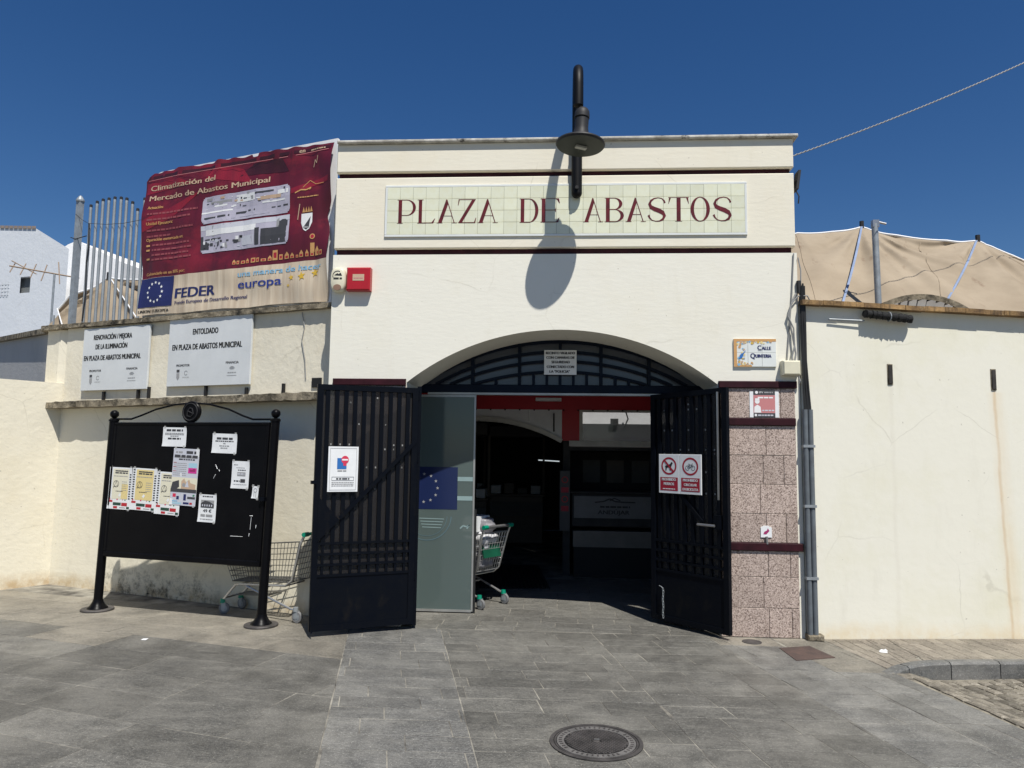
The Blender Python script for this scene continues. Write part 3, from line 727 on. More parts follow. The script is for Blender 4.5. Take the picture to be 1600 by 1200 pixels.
# alarm boxes
sr = thing('siren_box', 'oval cream alarm siren beside the red alarm box', 'alarm', (-2.195, 0, 3.335))
prof = [(.5*.155*math.copysign(abs(math.cos(R(a)))**.6, math.cos(R(a))), .5*.245*math.copysign(abs(math.sin(R(a)))**.75, math.sin(R(a)))) for a in range(0, 360, 12)]
m = MB(); k = len(prof); vs = []
for (y, s_) in ((0, 1), (-.055, 1), (-.072, .93), (-.08, .8)): vs += [(x*s_, y, z*s_) for x, z in prof]
m.add(vs, [(r_*k+i, r_*k+(i+1) % k, (r_+1)*k+(i+1) % k, (r_+1)*k+i) for r_ in range(3) for i in range(k)]+[tuple(3*k+i for i in range(k))])
recalc(m.build('case', M_cream, sr, True))
MB().xprism(arcpts(0, -.082, .04, .03, 0, 350, 14), -.085, -.07).build('strobe_lens', mat('strobe_brown', (.28, .17, .11), .2), sr)
P = Print(sr, lambda u, v, o: (u, -.081-o, v)); P.poly([(-.035, .04), (.045, .035), (.03, .065), (.01, .05), (0, .06)], 'black'); P.ring(0, .035, .05, .006, 'black', a0=60, a1=200); P.greek(-.04, .045, .0, .016, 'black'); P.done()
rd = thing('red_alarm_box', 'square red alarm box with a white label on the facade', 'alarm', (-1.987, 0, 3.338))
MB().cbox(-.118, .118, -.085, 0, -.115, .115, .012).build('case', M_red, rd)
P = Print(rd, lambda u, v, o: (u, -.085-o, v)); P.rect(-.055, -.02, .06, .045, 'tan', 'label_plate'); P.greek(-.045, .05, .0, .01, 'salmon', lift=.001); P.done()
# street name tiles
sn = thing('street_name_sign', 'white tile street sign reading CALLE QUINTERIA with yellow floral border', 'sign', (1.843, 0, 2.628))
for i in range(3):
    for j in range(2):
        MB().cbox(-.198+i*.132+.0008, -.198+(i+1)*.132-.0008, -.018, 0, -.134+j*.134+.0008, -.134+(j+1)*.134-.0008, .002).build('tile', M_tile_edge, sn)
P = Print(sn, lambda u, v, o: (u, -.018-o, v))
P.rect(-.197, -.133, -.168, .133, 'orange'); P.rect(-.168, .108, .197, .133, 'orange')
P.rect(-.168, -.133, -.03, -.118, 'orange')
random.seed(3)
for k in range(46):
    if k % 2: u, v = random.uniform(-.165, -.09), random.uniform(-.115, .105)
    else: u, v = random.uniform(-.16, .15), random.choice((random.uniform(.085, .118), random.uniform(.09, .11)))
    P.disc(u, v, random.uniform(.005, .014), random.choice(('orange', 'yellow', 'tan', 'grey', 'skyblue', 'gold')), 'flower', lift=.0002+k*.00003, n=7)
for k in range(14): P.disc(random.uniform(-.165, -.02), random.uniform(-.118, -.09), random.uniform(.004, .011), random.choice(('orange', 'yellow', 'tan')), 'flower', lift=.0018+k*.00003, n=7)
P.poly([(-.15, -.06), (-.14, -.02), (-.11, .0), (-.08, .03), (-.1, .0), (-.12, -.05)], 'medblue', lift=.003)
P.text('C', .025, .058, .028, .045, 'navy', .005); P.text('ALLE', .064, .148, .028, .033, 'navy', .005)
P.text('Q', -.042, .0, -.052, .05, 'navy', .005); P.text('UINTERIA', .006, .15, -.046, .033, 'navy', .005)
P.line([(.025, .02), (.06, .02)], .003, 'navy'); P.done()
# electricity box and cables
eb = thing('junction_box', 'cream electrical junction box at the corner right of the street sign', 'box', (2.155, 0, 2.478))
MB().cbox(-.078, .082, -.10, 0, -.068, .068, .01).build('case', M_cream, eb)
MB().cbox(-.07, .074, -.106, -.1, -.06, .06, .004).build('cover', M_cream, eb)
m = MB()
m.tube([(2.20, -.05, 2.545), (2.215, -.04, 2.62), (2.19, -.03, 2.8), (2.16, -.03, 2.95), (2.175, -.03, 3.06), (2.205, -.03, 3.14), (2.235, -.02, 3.2)], .009, 6)
m.tube([(2.17, -.05, 2.545), (2.205, -.04, 2.7), (2.20, -.04, 2.86), (2.15, -.035, 2.98), (2.19, -.035, 3.1), (2.25, -.03, 3.17), (2.33, -.05, 3.17), (2.37, -.04, 3.1)], .007, 6)
m.tube([(2.23, -.04, 2.41), (2.245, -.05, 2.36), (2.235, -.04, 2.33)], .008, 6)
tag(m.build('hanging_cable', M_gcable), 'loose grey cables hanging from the wall corner into the junction box', 'cable')
m = MB(); m.tube([(2.225, -.012, 3.59), (2.20, -.012, 3.2), (2.14, -.012, 2.56)], .006, 6)
m.tube([(2.265, -.01, 3.55), (2.285, -.02, 3.42), (2.28, -.02, 3.25), (2.26, -.02, 3.1)], .006, 6)
tag(m.build('wall_cable', M_gcable), 'thin grey wire clipped down the upper right edge of the facade', 'cable')
m = MB(); random.seed(5)
for k in range(5):
    ox = -.018+.011*k
    m.tube([(2.285+ox*.8, -.03-.01*(k % 3), 3.22+random.uniform(-.05, .08)), (2.283+ox, -.04-.008*(k % 2), 2.9), (2.288+ox*.7, -.045, 2.55), (2.293+ox, -.05+.01*(k % 2), 2.3), (2.30+ox*1.2, -.06, 2.07)], .009, 7)
m.tube([(2.265, -.02, 3.2), (2.262, -.02, 3.32)], .022, 7)
tag(m.build('power_cable', M_cable), 'thick bundle of black cables running down into two grey conduits', 'cable')
cd = thing('conduit_pipes', 'pair of grey conduit pipes standing in the corner beside the pilaster', 'pipe', (2.30, -.06, 0))
for dx, dy in ((-.022, .0), (.028, .006)):
    MB().tube([(dx, dy, .05), (dx-.0, dy, 1.1), (dx-.0, dy, 2.09)], .0245, 12).build('pipe', M_tube, cd, True)
for z in (.55, 1.2, 1.75): MB().box(-.05, .056, -.028, .03, z-.012, z+.012).build('pipe_clamp', M_galv, cd)
MB().cbox(-.05, .09, -.04, .06, -.002, .05, .01).build('concrete_foot', M_concrete, cd)
# flood light on the facade's side
fd = thing('flood_light', 'small dark floodlight bolted to the right side of the facade', 'light', (2.262, .12, 4.32))
MB().box(.0, .05, -.02, .02, -.03, .03).build('bracket', M_lampgrey, fd)
MB().box(-.012, .012, -.08, .05, -.09, .10, Matrix.Translation((.045, 0, .02)) @ Matrix.Rotation(R(8), 4, 'Y')).build('housing', M_lampgrey, fd)
MB().tube([(.04, 0, -.06), (.06, -.03, -.13), (.055, -.02, -.2)], .006, 6).build('cable_tail', M_cable, fd)
# power line
P0, P1 = V((2.27, .1, 4.60)), V((7.6, 1.6, 7.45))
m = MB(); pts = []
for k in range(25):
    t = k/24; p = P0.lerp(P1, t); p.z -= .5*t*(1-t); pts.append(p)
m.tube(pts, .0055, 6)
for k in range(1, 120):
    t = k/120; p = P0.lerp(P1, t); p.z -= .5*t*(1-t); m.tube([p+V((-.012, 0, -.006)), p+V((.010, 0, .010))], .0072, 5)
tag(m.build('overhead_cable', M_gcable), 'twisted grey overhead cable rising from the facade corner into the sky', 'cable')
# plaques on the pilaster
pp = thing('pilaster_poster', 'faded pink poster between dark bands at the top of the right pilaster', 'poster', (1.92, -.014, 2.145))
MB().box(-.135, .135, -.004, .002, -.13, .115).build('sheet', M_paper, pp)
P = Print(pp, lambda u, v, o: (u, -.004-o, v))
P.rect(-.1, .083, .1, .13, 'dgrey'); P.disc(-.07, .106, .014, 'white', lift=.001, n=12); P.text('IPV', -.045, -.01, .098, .018, 'white', lift=.001); P.greek(.0, .08, .1, .012, 'grey', lift=.001)
P.rect(-.1, -.088, .1, .08, 'salmon'); P.rect(-.1, -.13, .1, -.09, 'dgrey')
P.greek(-.06, .08, .05, .014, 'white', lift=.001); P.disc(-.065, .02, .022, 'white', lift=.001, n=14); P.rect(-.085, .03, -.045, .05, 'white', lift=.0015); P.poly([(-.095, -.085), (-.03, -.085), (-.035, -.03), (-.065, -.01), (-.092, -.03)], 'white', lift=.001)
P.greek(-.02, .09, -.07, .012, 'pale', lift=.001); P.greek(-.06, .08, -.115, .012, 'pale', lift=.001); P.disc(-.08, -.108, .012, 'white', lift=.001, n=10); P.done()
dg = thing('dog_sign', 'tiny white plaque with a purple dog on the granite pilaster', 'sign', (1.915, -.016, .945))
MB().xprism([(-.05, -.04), (.05, -.04), (.05, .05), (.02, .066), (-.02, .066), (-.05, .05)], -.006, .004).build('plate', M_paper, dg)
MB().tube([(.005, -.012, -.10), (.0, -.014, -.03)], .011, 8).build('clip_pin', M_steel, dg, True)
P = Print(dg, lambda u, v, o: (u, -.006-o, v)); P.poly([(-.028, -.01), (.0, -.012), (.028, .02), (.014, .045), (.006, .024), (-.018, .012)], 'magenta', 'dog_mark'); P.done()

# ------------------------------------------------------------------ left boundary wall
RZ = R(-19.1); A0 = V((-6.14, 1.62, 0))
bwl = thing('boundary_wall', 'yellowed boundary wall with concrete ledge left of the market entrance', 'wall', A0, RZ)
MB().box(-.02, 4.075, 0, .28, -.05, 2.13).build('lower_wall', M_left, bwl)
UPW = MB(); UPW.box(0, 4.085, .003, .277, 2.13, 3.12); UPW.build('upper_wall', M_left_up, bwl)
def rough_slab(u0, u1, y0, y1, z0, z1, slope, amp, n=60, seed=1):
    random.seed(seed); m = MB(); vs = []
    for i in range(n+1):
        u = u0+(u1-u0)*i/n; dz = slope*i/n; a = lambda: random.uniform(-amp, amp)
        vs += [(u, y1, z0+dz), (u, y0+a(), z0+dz+a()), (u, y0+a(), z1+dz+a()), (u, y1, z1+dz+a()*.4)]
    fs = [(3, 2, 1, 0), tuple(4*n+k for k in range(4))]
    for i in range(n):
        for k in range(4):
            l = (k+1) % 4; fs.append((4*i+k, 4*i+l, 4*i+4+l, 4*i+4+k))
    return m.add(vs, fs)
rough_slab(-.10, 4.0, -.17, .05, 2.12, 2.195, .045, .006).build('ledge', M_concrete, bwl)
e_ = [-.04, .85, 1.75, 2.62, 3.35, 4.02]
for i, (a, b) in enumerate(zip(e_, e_[1:])): rough_slab(a+.002, b-.002, -.062, .32, 3.12, 3.172, .0, .004, 14, 9+i).build('coping_slab', M_concrete, bwl)
# pegs of rusty iron below the signs
for u, h in ((.73, .10), (1.30, .11), (1.47, .14), (2.34, .13), (2.92, .10), (3.42, .13)):
    MB().box(u-.012, u+.014, -.03, .0, 2.22, 2.22+h).build('iron_peg', M_castdark, bwl)
MB().box(3.78, 3.90, -.012, .0, 2.30, 2.40).build('drain_hole', M_black, bwl)
# hairline cable on the wall
MB().tube([(3.62, -.01, 3.1), (3.66, -.01, 2.95), (3.63, -.01, 2.8), (3.68, -.01, 2.6), (3.70, -.01, 2.4)], .005, 5).build('wall_wire', M_gcable, bwl)
# end pillar
pl = thing('end_pillar', 'white end pillar where the boundary wall turns, under a concrete cap', 'pillar', A0, RZ)
MB().prism([(-.02, .02), (-.02, .55), (-.50, .55), (-.50, .16), (-.36, .0), (-.12, -.015)], 0, 3.11).build('shaft', M_left_up, pl)
MB().prism([(-.045, -.075), (-.045, .6), (-.56, .6), (-.56, .10), (-.40, -.07), (-.14, -.085)], 3.11, 3.17).build('cap', M_concrete, pl)
MB().tube([(-.42, .1, 3.17), (-.42, .1, 3.34)], .012, 6).build('stub', M_galv, pl)
# wall that comes forward at far left
lw_ = thing('flaking_wall', 'low yellowed flaking wall running forward at the far left', 'wall')
dv = V((-.29, -.43)).normalized(); nv = V((dv.y, -dv.x))
p0 = V((-6.135, 1.66)); p1 = p0+dv*4.5
pol = [tuple(p1), tuple(p0), tuple(p0-V((.55, -.2))), tuple(p1-V((.5, -.2)))]
m = MB(); m.prism(pol if area(pol) > 0 else pol[::-1], -.05, 2.44); m.build('wall_body', M_fl, lw_)
# grey wall behind
gw = thing('grey_wall', 'bare grey cement wall with a tiled cap behind the flaking wall', 'wall')
a, b = V((-6.52, 1.86)), V((-10.8, 6.1)); d_ = (b-a).normalized(); q_ = V((-d_.y, d_.x))
def wedge(mb, a, b, t0, t1, za0, za1, zb0, zb1):
    d = (b-a).normalized(); q = V((-d.y, d.x))
    vs = [(a.x+q.x*t, a.y+q.y*t, z) for t, z in ((t0, za0), (t1, za0), (t1, za1), (t0, za1))]+[(b.x+q.x*t, b.y+q.y*t, z) for t, z in ((t0, zb0), (t1, zb0), (t1, zb1), (t0, zb1))]
    return mb.add(vs, [(0, 1, 2, 3), (7, 6, 5, 4), (0, 4, 5, 1), (1, 5, 6, 2), (2, 6, 7, 3), (3, 7, 4, 0)])
recalc(wedge(MB(), a, b, -.25, 0, -.05, 3.10, -.05, 3.60).build('wall_body', M_grey_wall, gw))
recalc(wedge(MB(), a, b, -.3, .07, 3.10, 3.17, 3.60, 3.68).build('cap', M_concrete, gw))

# white signs on the boundary wall
LWF = Matrix.Translation(A0) @ Matrix.Rotation(RZ, 4, 'Z')
def wall_sign(u0, u1, z0, z1, label, lines):
    t = thing('info_sign', label, 'sign', LWF @ V(((u0+u1)/2, -.03, z0)), RZ, 'white signs on the boundary wall')
    w = (u1-u0)/2
    MB().cbox(-w, w, -.012, .012, 0, z1-z0, .003).build('sign_panel', M_sign, t)
    for x in (-w+.1, w-.1): MB().box(x-.02, x+.02, .012, .03, .05, z1-z0-.05).build('batten', M_galv, t)
    P = Print(t, lambda u, v, o: (u, -.012-o, v))
    for s_, a, b, v, h in lines: P.text(s_, a, b, v, h, 'black', .007)
    k = .0
    for (s_, a, b, v, h) in (('PROMOTOR', -w+.14, -w+.34, .225, .026), ('FINANCIA', w-.34, w-.16, .235, .026)): P.text(s_, a, b, v, h, 'dgrey', .003)
    # crest, town logo, arcs
    cx = -w+.17; P.poly([(cx-.022, .10), (cx, .07), (cx+.022, .10), (cx+.022, .15), (cx-.022, .15)], 'grey', 'crest'); P.rect(cx-.022, .16, cx+.022, .19, 'dgrey', 'crest')
    cx = -w+.29; P.ring(cx, .15, .026, .006, 'grey', 'logo', a0=20, a1=330); P.text('ANDUJAR', cx-.05, cx+.05, .095, .013, 'grey')
    cx = w-.25
    for r_ in (.045, .033, .021): P.ring(cx, .16, r_, .006, 'grey', 'logo', a0=30, a1=150)
    P.greek(cx-.06, cx+.06, .13, .01, 'grey'); P.greek(cx-.07, cx+.07, .10, .006, 'grey')
    P.done(); return t
wall_sign(.355, 1.46, 2.335, 3.09, 'white sign reading RENOVACION / MEJORA DE LA ILUMINACION, nearer the pipe railing', [('RENOVACIÓN / MEJORA', -.37, .27, .615, .062), ('DE LA ILUMINACIÓN', -.33, .20, .50, .062), ('EN PLAZA DE ABASTOS MUNICIPAL', -.52, .43, .365, .062)])
wall_sign(1.77, 2.98, 2.352, 3.14, 'white sign reading ENTOLDADO EN PLAZA DE ABASTOS MUNICIPAL, nearer the entrance', [('ENTOLDADO', -.24, .13, .585, .066), ('EN PLAZA DE ABASTOS MUNICIPAL', -.54, .48, .415, .066)])

# pipe railing on top of the boundary wall
rl = thing('pipe_railing', 'row of tall galvanised pipes standing on the boundary wall', 'railing', LWF @ V((0, .08, 3.172)), RZ)
MB().box(-.085, -.015, -.03, .03, 0, 1.62).build('corner_post', M_galv, rl)
MB().lathe([(.05, 0), (.05, .02), (.02, .07), (.004, .08)], 12, Matrix.Translation((-.05, 0, 1.62))).build('post_cap', M_galv, rl)
pm = MB(); pm.tube([(0, 0, 0), (0, 0, 1)], .0175, 10); pk = None
capm = None
for i, (u, zt) in enumerate(((.155, 1.55), (.265, 1.585), (.37, 1.60), (.475, 1.60), (.58, 1.60), (.69, 1.585), (.79, 1.56), (.895, 1.50), (.99, 1.4), (1.10, 1.52), (1.205, 1.59), (1.315, 1.6))):
    z_ = zt-.03
    if pk is None:
        o = pm.build('picket', M_galv, rl, True); pk = o.data; o.location = (u, 0, 0); o.scale = (1, 1, z_)
        c = MB().lathe([(.019, 0), (.019, .03), (.012, .036)], 10).build('picket_cap', M_lampgrey, rl); capm = c.data; c.location = (u, 0, z_)
    else: inst('picket', pk, rl, (u, 0, 0), (0, 0, 0), (1, 1, z_)); inst('picket_cap', capm, rl, (u, 0, z_))
m = MB(); m.tube([(-.08, -.03, 1.45), (.05, -.03, 1.36), (.17, -.03, 1.30), (.5, -.03, 1.25), (.8, -.03, 1.23), (1.1, -.03, 1.24), (1.4, -.03, 1.25)], .003, 5)
m.tube([(-.14, -.03, 1.15), (-.05, -.03, 1.12), (.15, -.03, 1.14)], .006, 5)
m.tube([(.17, -.022, 1.3), (.19, -.022, 1.0), (.17, -.022, .8), (.19, -.022, .4), (.165, -.022, .05)], .009, 5)
m.build('tied_cable', M_lampgrey, rl)

# ------------------------------------------------------------------ big banner
UB0, UB1, ZB0, ZB1 = 1.245, 3.985, 3.20, 4.93
bn = thing('market_banner', 'large weathered wine red banner about the market on top of the boundary wall', 'banner', LWF @ V((0, .0, 0)), RZ)
def rip(u, z):
    s_ = (u-UB0)/(UB1-UB0); t = (z-ZB0)/(ZB1-ZB0)
    y = .006*math.sin(u*12+z*1.5)+.003*math.sin(u*31-z*4)+.006*math.sin(z*13+u*3)
    y += .014*max(0, t-.82)/.18*math.sin(u*9+1)*1.0+.01*max(0, t-.9)*10*math.sin(u*23)
    y += .05*max(0, s_-.93)/.07*math.sin(z*6.5)
    y += .03*max(0, .1-s_)/.1*math.sin(z*5+2)
    return y
def ub_right(z):
    P_ = [(3.18, 3.945), (3.34, 3.962), (3.7, 3.958), (3.9, 3.955), (4.0, 3.935), (4.08, 3.908), (4.13, 3.905), (4.2, 3.94), (4.27, 3.962), (4.6, 3.985), (4.93, 3.98)]
    for (a, b), (c, d) in zip(P_, P_[1:]):
        if z <= c: return b+(d-b)*(z-a)/(c-a)
    return P_[-1][1]
def ztop(u):
    s_ = (u-UB0)/(UB1-UB0)
    return 4.925+.005*math.sin(u*11)+.005*math.sin(u*29+1)-(.03 if .60 < s_ < .63 else 0)-.03*max(0, s_-.7)/.3-.09*max(0, .05-s_)/.05
def FB(u, z, o):
    return (u, -.045+rip(u, z)-o, z)
def sheet(z0f, z1f, nz, m, name):
    mb = MB(); nu = 150; vs = []
    for j in range(nz+1):
        for i in range(nu+1):
            s_ = i/nu; u = UB0+(UB1-UB0)*s_
            z0, z1 = z0f(u), z1f(u); z = z0+(z1-z0)*j/nz; u2 = UB0+(ub_right(z)-UB0)*s_; vs.append(FB(u2, z, 0))
    mb.add(vs, [(j*(nu+1)+i, j*(nu+1)+i+1, (j+1)*(nu+1)+i+1, (j+1)*(nu+1)+i) for j in range(nz) for i in range(nu)])
    return mb.build(name, m, bn, True)
sheet(lambda u: 3.645, ztop, 46, M_banner, 'red_sheet')
sheet(lambda u: ZB0-.006*math.sin(u*7), lambda u: 3.645, 16, M_bcream, 'cream_sheet')
# white backing board with its top edge showing
m = MB(); m.xprism([(UB0+.03, 3.19), (3.975, 3.19), (3.985, 4.90), (3.99, 4.905), (3.99, 4.955), (2.6, 4.952), (1.45, 4.945), (1.33, 4.92), (1.285, 4.84)], .0, .03)
m.build('backing_board', M_paper, bn)
for u in (1.5, 2.4, 3.3, 3.85): MB().box(u-.03, u+.03, .03, .08, 3.172, 4.88).build('back_post', M_galv, bn)
P = Print(bn, FB); P.off = .004
# brighter facets of the design
def facet(pts, ink, n=9):
    """triangle or quad laid on the rippled sheet in small pieces"""
    P.n += 1; (a, b, c, d) = pts if len(pts) == 4 else (*pts, pts[2]); mb = P.mb(ink, 'facet'); vs = []
    for j in range(n+1):
        for i in range(n*2+1):
            s_, t = i/(n*2), j/n
            u = (a[0]*(1-s_)+b[0]*s_)*(1-t)+(d[0]*(1-s_)+c[0]*s_)*t; z = (a[1]*(1-s_)+b[1]*s_)*(1-t)+(d[1]*(1-s_)+c[1]*s_)*t
            vs.append(FB(u, z, .002))
    k = n*2+1
    mb.add(vs, [(j*k+i, j*k+i+1, (j+1)*k+i+1, (j+1)*k+i) for j in range(n) for i in range(n*2)])
facet([(1.26, 4.20), (1.75, 4.36), (2.15, 4.62), (1.26, 4.34)], M_bred2)
facet([(2.2, 4.74), (2.9, 4.60), (2.75, 4.78), (2.35, 4.90)], M_bred2)
facet([(3.44, 4.40), (3.93, 4.48), (3.94, 4.54), (3.44, 4.46)], M_bred2)
facet([(1.29, 4.845), (3.95, 4.842), (3.955, 4.875), (1.30, 4.885)], M_bdark, 14)
facet([(2.7, 4.70), (3.4, 4.66), (3.3, 4.82), (2.9, 4.82)], M_bdark)
facet([(1.27, 4.66), (2.0, 4.72), (1.8, 4.80), (1.27, 4.80)], M_bred2)
P.off = .0042
P.text('Climatización del', 1.345, 2.36, 4.700, .066, 'tan', .007)
P.text('Mercado de Abastos Municipal', 1.345, 3.14, 4.575, .066, 'tan', .007)
for t, a, b, z in (('Actuación:', 1.34, 1.565, 4.472), ('Unidad Ejecutora:', 1.335, 1.73, 4.276), ('Operación enmarcada en:', 1.333, 1.905, 4.083), ('Cofinanciado en un 80% por:', 1.327, 1.96, 3.675)):
    P.text(t, a, b, z, .038, 'orange', .003)
for z, a, b in ((4.40, 1.34, 2.1), (4.33, 1.34, 2.0), (4.20, 1.335, 2.05), (4.13, 1.335, 1.7), (4.02, 1.43, 2.0), (3.96, 1.43, 2.05), (3.90, 1.43, 2.0), (3.845, 1.43, 2.05)):
    P.greek(a, b, z, .022, 'faint')
for z in (4.02, 3.965, 3.86): P.greek(1.333, 1.39, z, .022, 'orange')
# photograph panel
U0, U1, Z0, Z1 = 2.172, 3.43, 3.86, 4.515
def rr(u0, z0, u1, z1, r, corners):
    pts = []
    for (cx, cz, a0, on) in ((u1-r, z1-r, 0, corners[0]), (u0+r, z1-r, 90, corners[1]), (u0+r, z0+r, 180, corners[2]), (u1-r, z0+r, 270, corners[3])):
        if on: pts += arcpts(cx, cz, r, r, a0, a0+90, 5)
        else: pts.append((u1 if a0 in (0, 270) else u0, z1 if a0 in (0, 90) else z0))
    return pts
def pr(u0, z0, u1, z1, ink, lift=.0): P.rect(U0+(U1-U0)*u0, Z0+(Z1-Z0)*z0, U0+(U1-U0)*u1, Z0+(Z1-Z0)*z1, ink, 'printed_photo', sub=.06, lift=lift)
def prr(u0, z0, u1, z1, ink, cut):
    for k in range(4):
        c = cut*(1-math.sin(math.acos(1-(k+.5)/4)))
        pr(u0+c, z1-(z1-z0)*.0-(k+1)*cut*.48, u1-c, z1-k*cut*.48, ink)
    pr(u0, z0+cut*1.92, u1, z1-cut*1.92, ink)
    for k in range(4):
        c = cut*(1-math.sin(math.acos(1-(k+.5)/4)))
        pr(u0+c, z0+k*cut*.48, u1-c, z0+(k+1)*cut*.48, ink)
prr(0, .52, 1, 1, 'lav', .05); prr(0, 0, 1, .485, 'lav', .05)
random.seed(11)
for (a, b, c, d, ink) in ((.03, .60, .17, .63, 'dgrey'), (.19, .605, .33, .64, 'dgrey'), (.40, .62, .52, .655, 'dgrey'), (.53, .64, .62, .67, 'dgrey'), (.80, .64, .84, .66, 'dgrey'), (.86, .64, .9, .66, 'dgrey'), (.93, .64, .98, .67, 'dgrey'),
                          (.0, .70, .36, .73, 'white'), (.35, .56, .40, .68, 'lav'), (.45, .56, .78, .60, 'lav'), (.5, .6, .75, .63, 'lav'), (.1, .86, .35, .9, 'grey'), (.15, .80, .3, .83, 'white'), (.4, .82, .62, .95, 'white'), (.45, .84, .5, .9, 'grey'), (.55, .84, .6, .9, 'grey'), (.62, .92, .82, .95, 'dgrey'), (.68, .8, .9, .86, 'tan'), (.7, .74, .95, .77, 'white'), (.05, .92, .12, .97, 'grey'), (.86, .86, .98, .93, 'white'),
                          (.0, .40, 1, .485, 'pale'), (.06, .30, .64, .40, 'white'), (.14, .28, .17, .47, 'grey'), (.86, .3, .89, .47, 'grey'), (.0, .06, .1, .2, 'dgrey'), (.05, .22, .25, .245, 'dgrey'), (.7, .03, .97, .30, 'dgrey'), (.88, .30, .98, .42, 'dgrey'), (.63, .04, .68, .33, 'dgrey'), (.48, .06, .62, .22, 'pale'), (.0, .0+.1, .03, .3, 'dgrey')):
    pr(a, b, c, d, ink, .001+random.uniform(0, .0008))
for k in range(34):
    a = random.uniform(.02, .46); b = random.uniform(.05, .22); pr(a, b, a+random.uniform(.01, .04), b+random.uniform(.02, .07), random.choice(('dgrey', 'grey', 'white', 'pale', 'black')), .002+k*.00004)
for k in range(26):
    a = random.uniform(.02, .95); b = random.uniform(.74, .95); pr(a, b, a+random.uniform(.01, .05), b+random.uniform(.01, .04), random.choice(('dgrey', 'grey', 'white', 'lav', 'tan')), .002+k*.00004)
# EU flag and lower band lettering
P.rect(1.248, 3.292, 1.79, 3.641, 'navy', 'eu_flag', sub=.05)
for k in range(12): P.star(1.515+.115*math.cos(R(30*k)), 3.467+.115*math.sin(R(30*k)), .021, 'white', lift=.0015)
P.text('UNION EUROPEA', 1.262, 1.74, 3.228, .034, 'black', .006)
P.text('FEDER', 1.834, 2.42, 3.374, .12, 'navy', .016)
P.text('Fondo Europeo de Desarrollo Regional', 1.835, 2.885, 3.30, .042, 'navy', .004)
P.text('una manera de hacer', 2.752, 3.875, 3.545, .066, 'skyblue', .006)
P.text('europa', 2.758, 3.356, 3.415, .10, 'blue', .008)
for u, z, r_ in ((3.49, 3.478, .034), (3.629, 3.482, .052), (3.795, 3.505, .05), (3.455, 3.395, .02)): P.star(u, z, r_, 'gold', rot=100)
# town skyline, logo, crest
x = 2.67; random.seed(4)
while x < 3.86:
    w = random.uniform(.03, .07); h = random.uniform(.05, .11) if not 3.2 < x < 3.26 else .2
    P.rect(x, 3.69, x+w, 3.69+h*.55, 'orange', 'skyline'); P.rect(x+w*.2, 3.69+h*.12, x+w*.8, 3.69+h*.42, 'crimson', 'skyline', lift=.001)
    if random.random() < .5: P.poly([(x, 3.69+h*.55), (x+w, 3.69+h*.55), (x+w/2, 3.69+h)], 'orange', 'skyline')
    x += w+random.uniform(.01, .03)
P.rect(3.725, 3.73, 3.775, 3.83, 'orange', 'skyline'); P.disc(3.745, 3.90, .03, 'orange', 'skyline', n=14); P.disc(3.745, 3.90, .02, 'crimson', 'skyline', lift=.001, n=14)
P.line([(3.50, 4.40), (3.58, 4.425), (3.64, 4.42), (3.70, 4.44), (3.68, 4.42)], .014, 'orange', 'mountain_logo')
P.line([(3.60, 4.45), (3.68, 4.52), (3.76, 4.47), (3.87, 4.47)], .006, 'orange', 'mountain_logo')
P.greek(3.54, 3.80, 4.335, .012, 'orange')
P.poly([(3.59, 4.06), (3.62, 3.99), (3.655, 3.965), (3.70, 3.99), (3.73, 4.06), (3.73, 4.16), (3.59, 4.16)], 'white', 'crest'); P.poly([(3.605, 4.06), (3.63, 4.0), (3.66, 3.98), (3.69, 4.0), (3.715, 4.06), (3.715, 4.145), (3.605, 4.145)], 'dgrey', 'crest', lift=.0008)
P.rect(3.615, 4.09, 3.655, 4.13, 'red', 'crest', lift=.0016); P.rect(3.665, 4.085, 3.705, 4.125, 'gold', 'crest', lift=.0016); P.rect(3.62, 4.0, 3.70, 4.05, 'grey', 'crest', lift=.0016)
for k in range(4): P.poly([(3.60+k*.033, 4.175), (3.633+k*.033, 4.175), (3.6165+k*.033, 4.235)], 'orange', 'crest')
P.line([(3.57, 4.27), (3.545, 4.1)], .01, 'tan', 'crest'); P.line([(3.72, 4.66), (3.74, 4.74), (3.76, 4.70), (3.78, 4.78)], .008, 'tan', 'crest')
P.text('en', 3.53, 3.60, 4.842, .05, 'tan', .004); P.greek(3.68, 3.88, 4.845, .014, 'tan')
P.line([(1.30, 4.832), (1.8, 4.83), (2.4, 4.829), (3.0, 4.828), (3.6, 4.826), (3.93, 4.826)], .006, 'salmon', 'seam', lift=.004)
P.done()

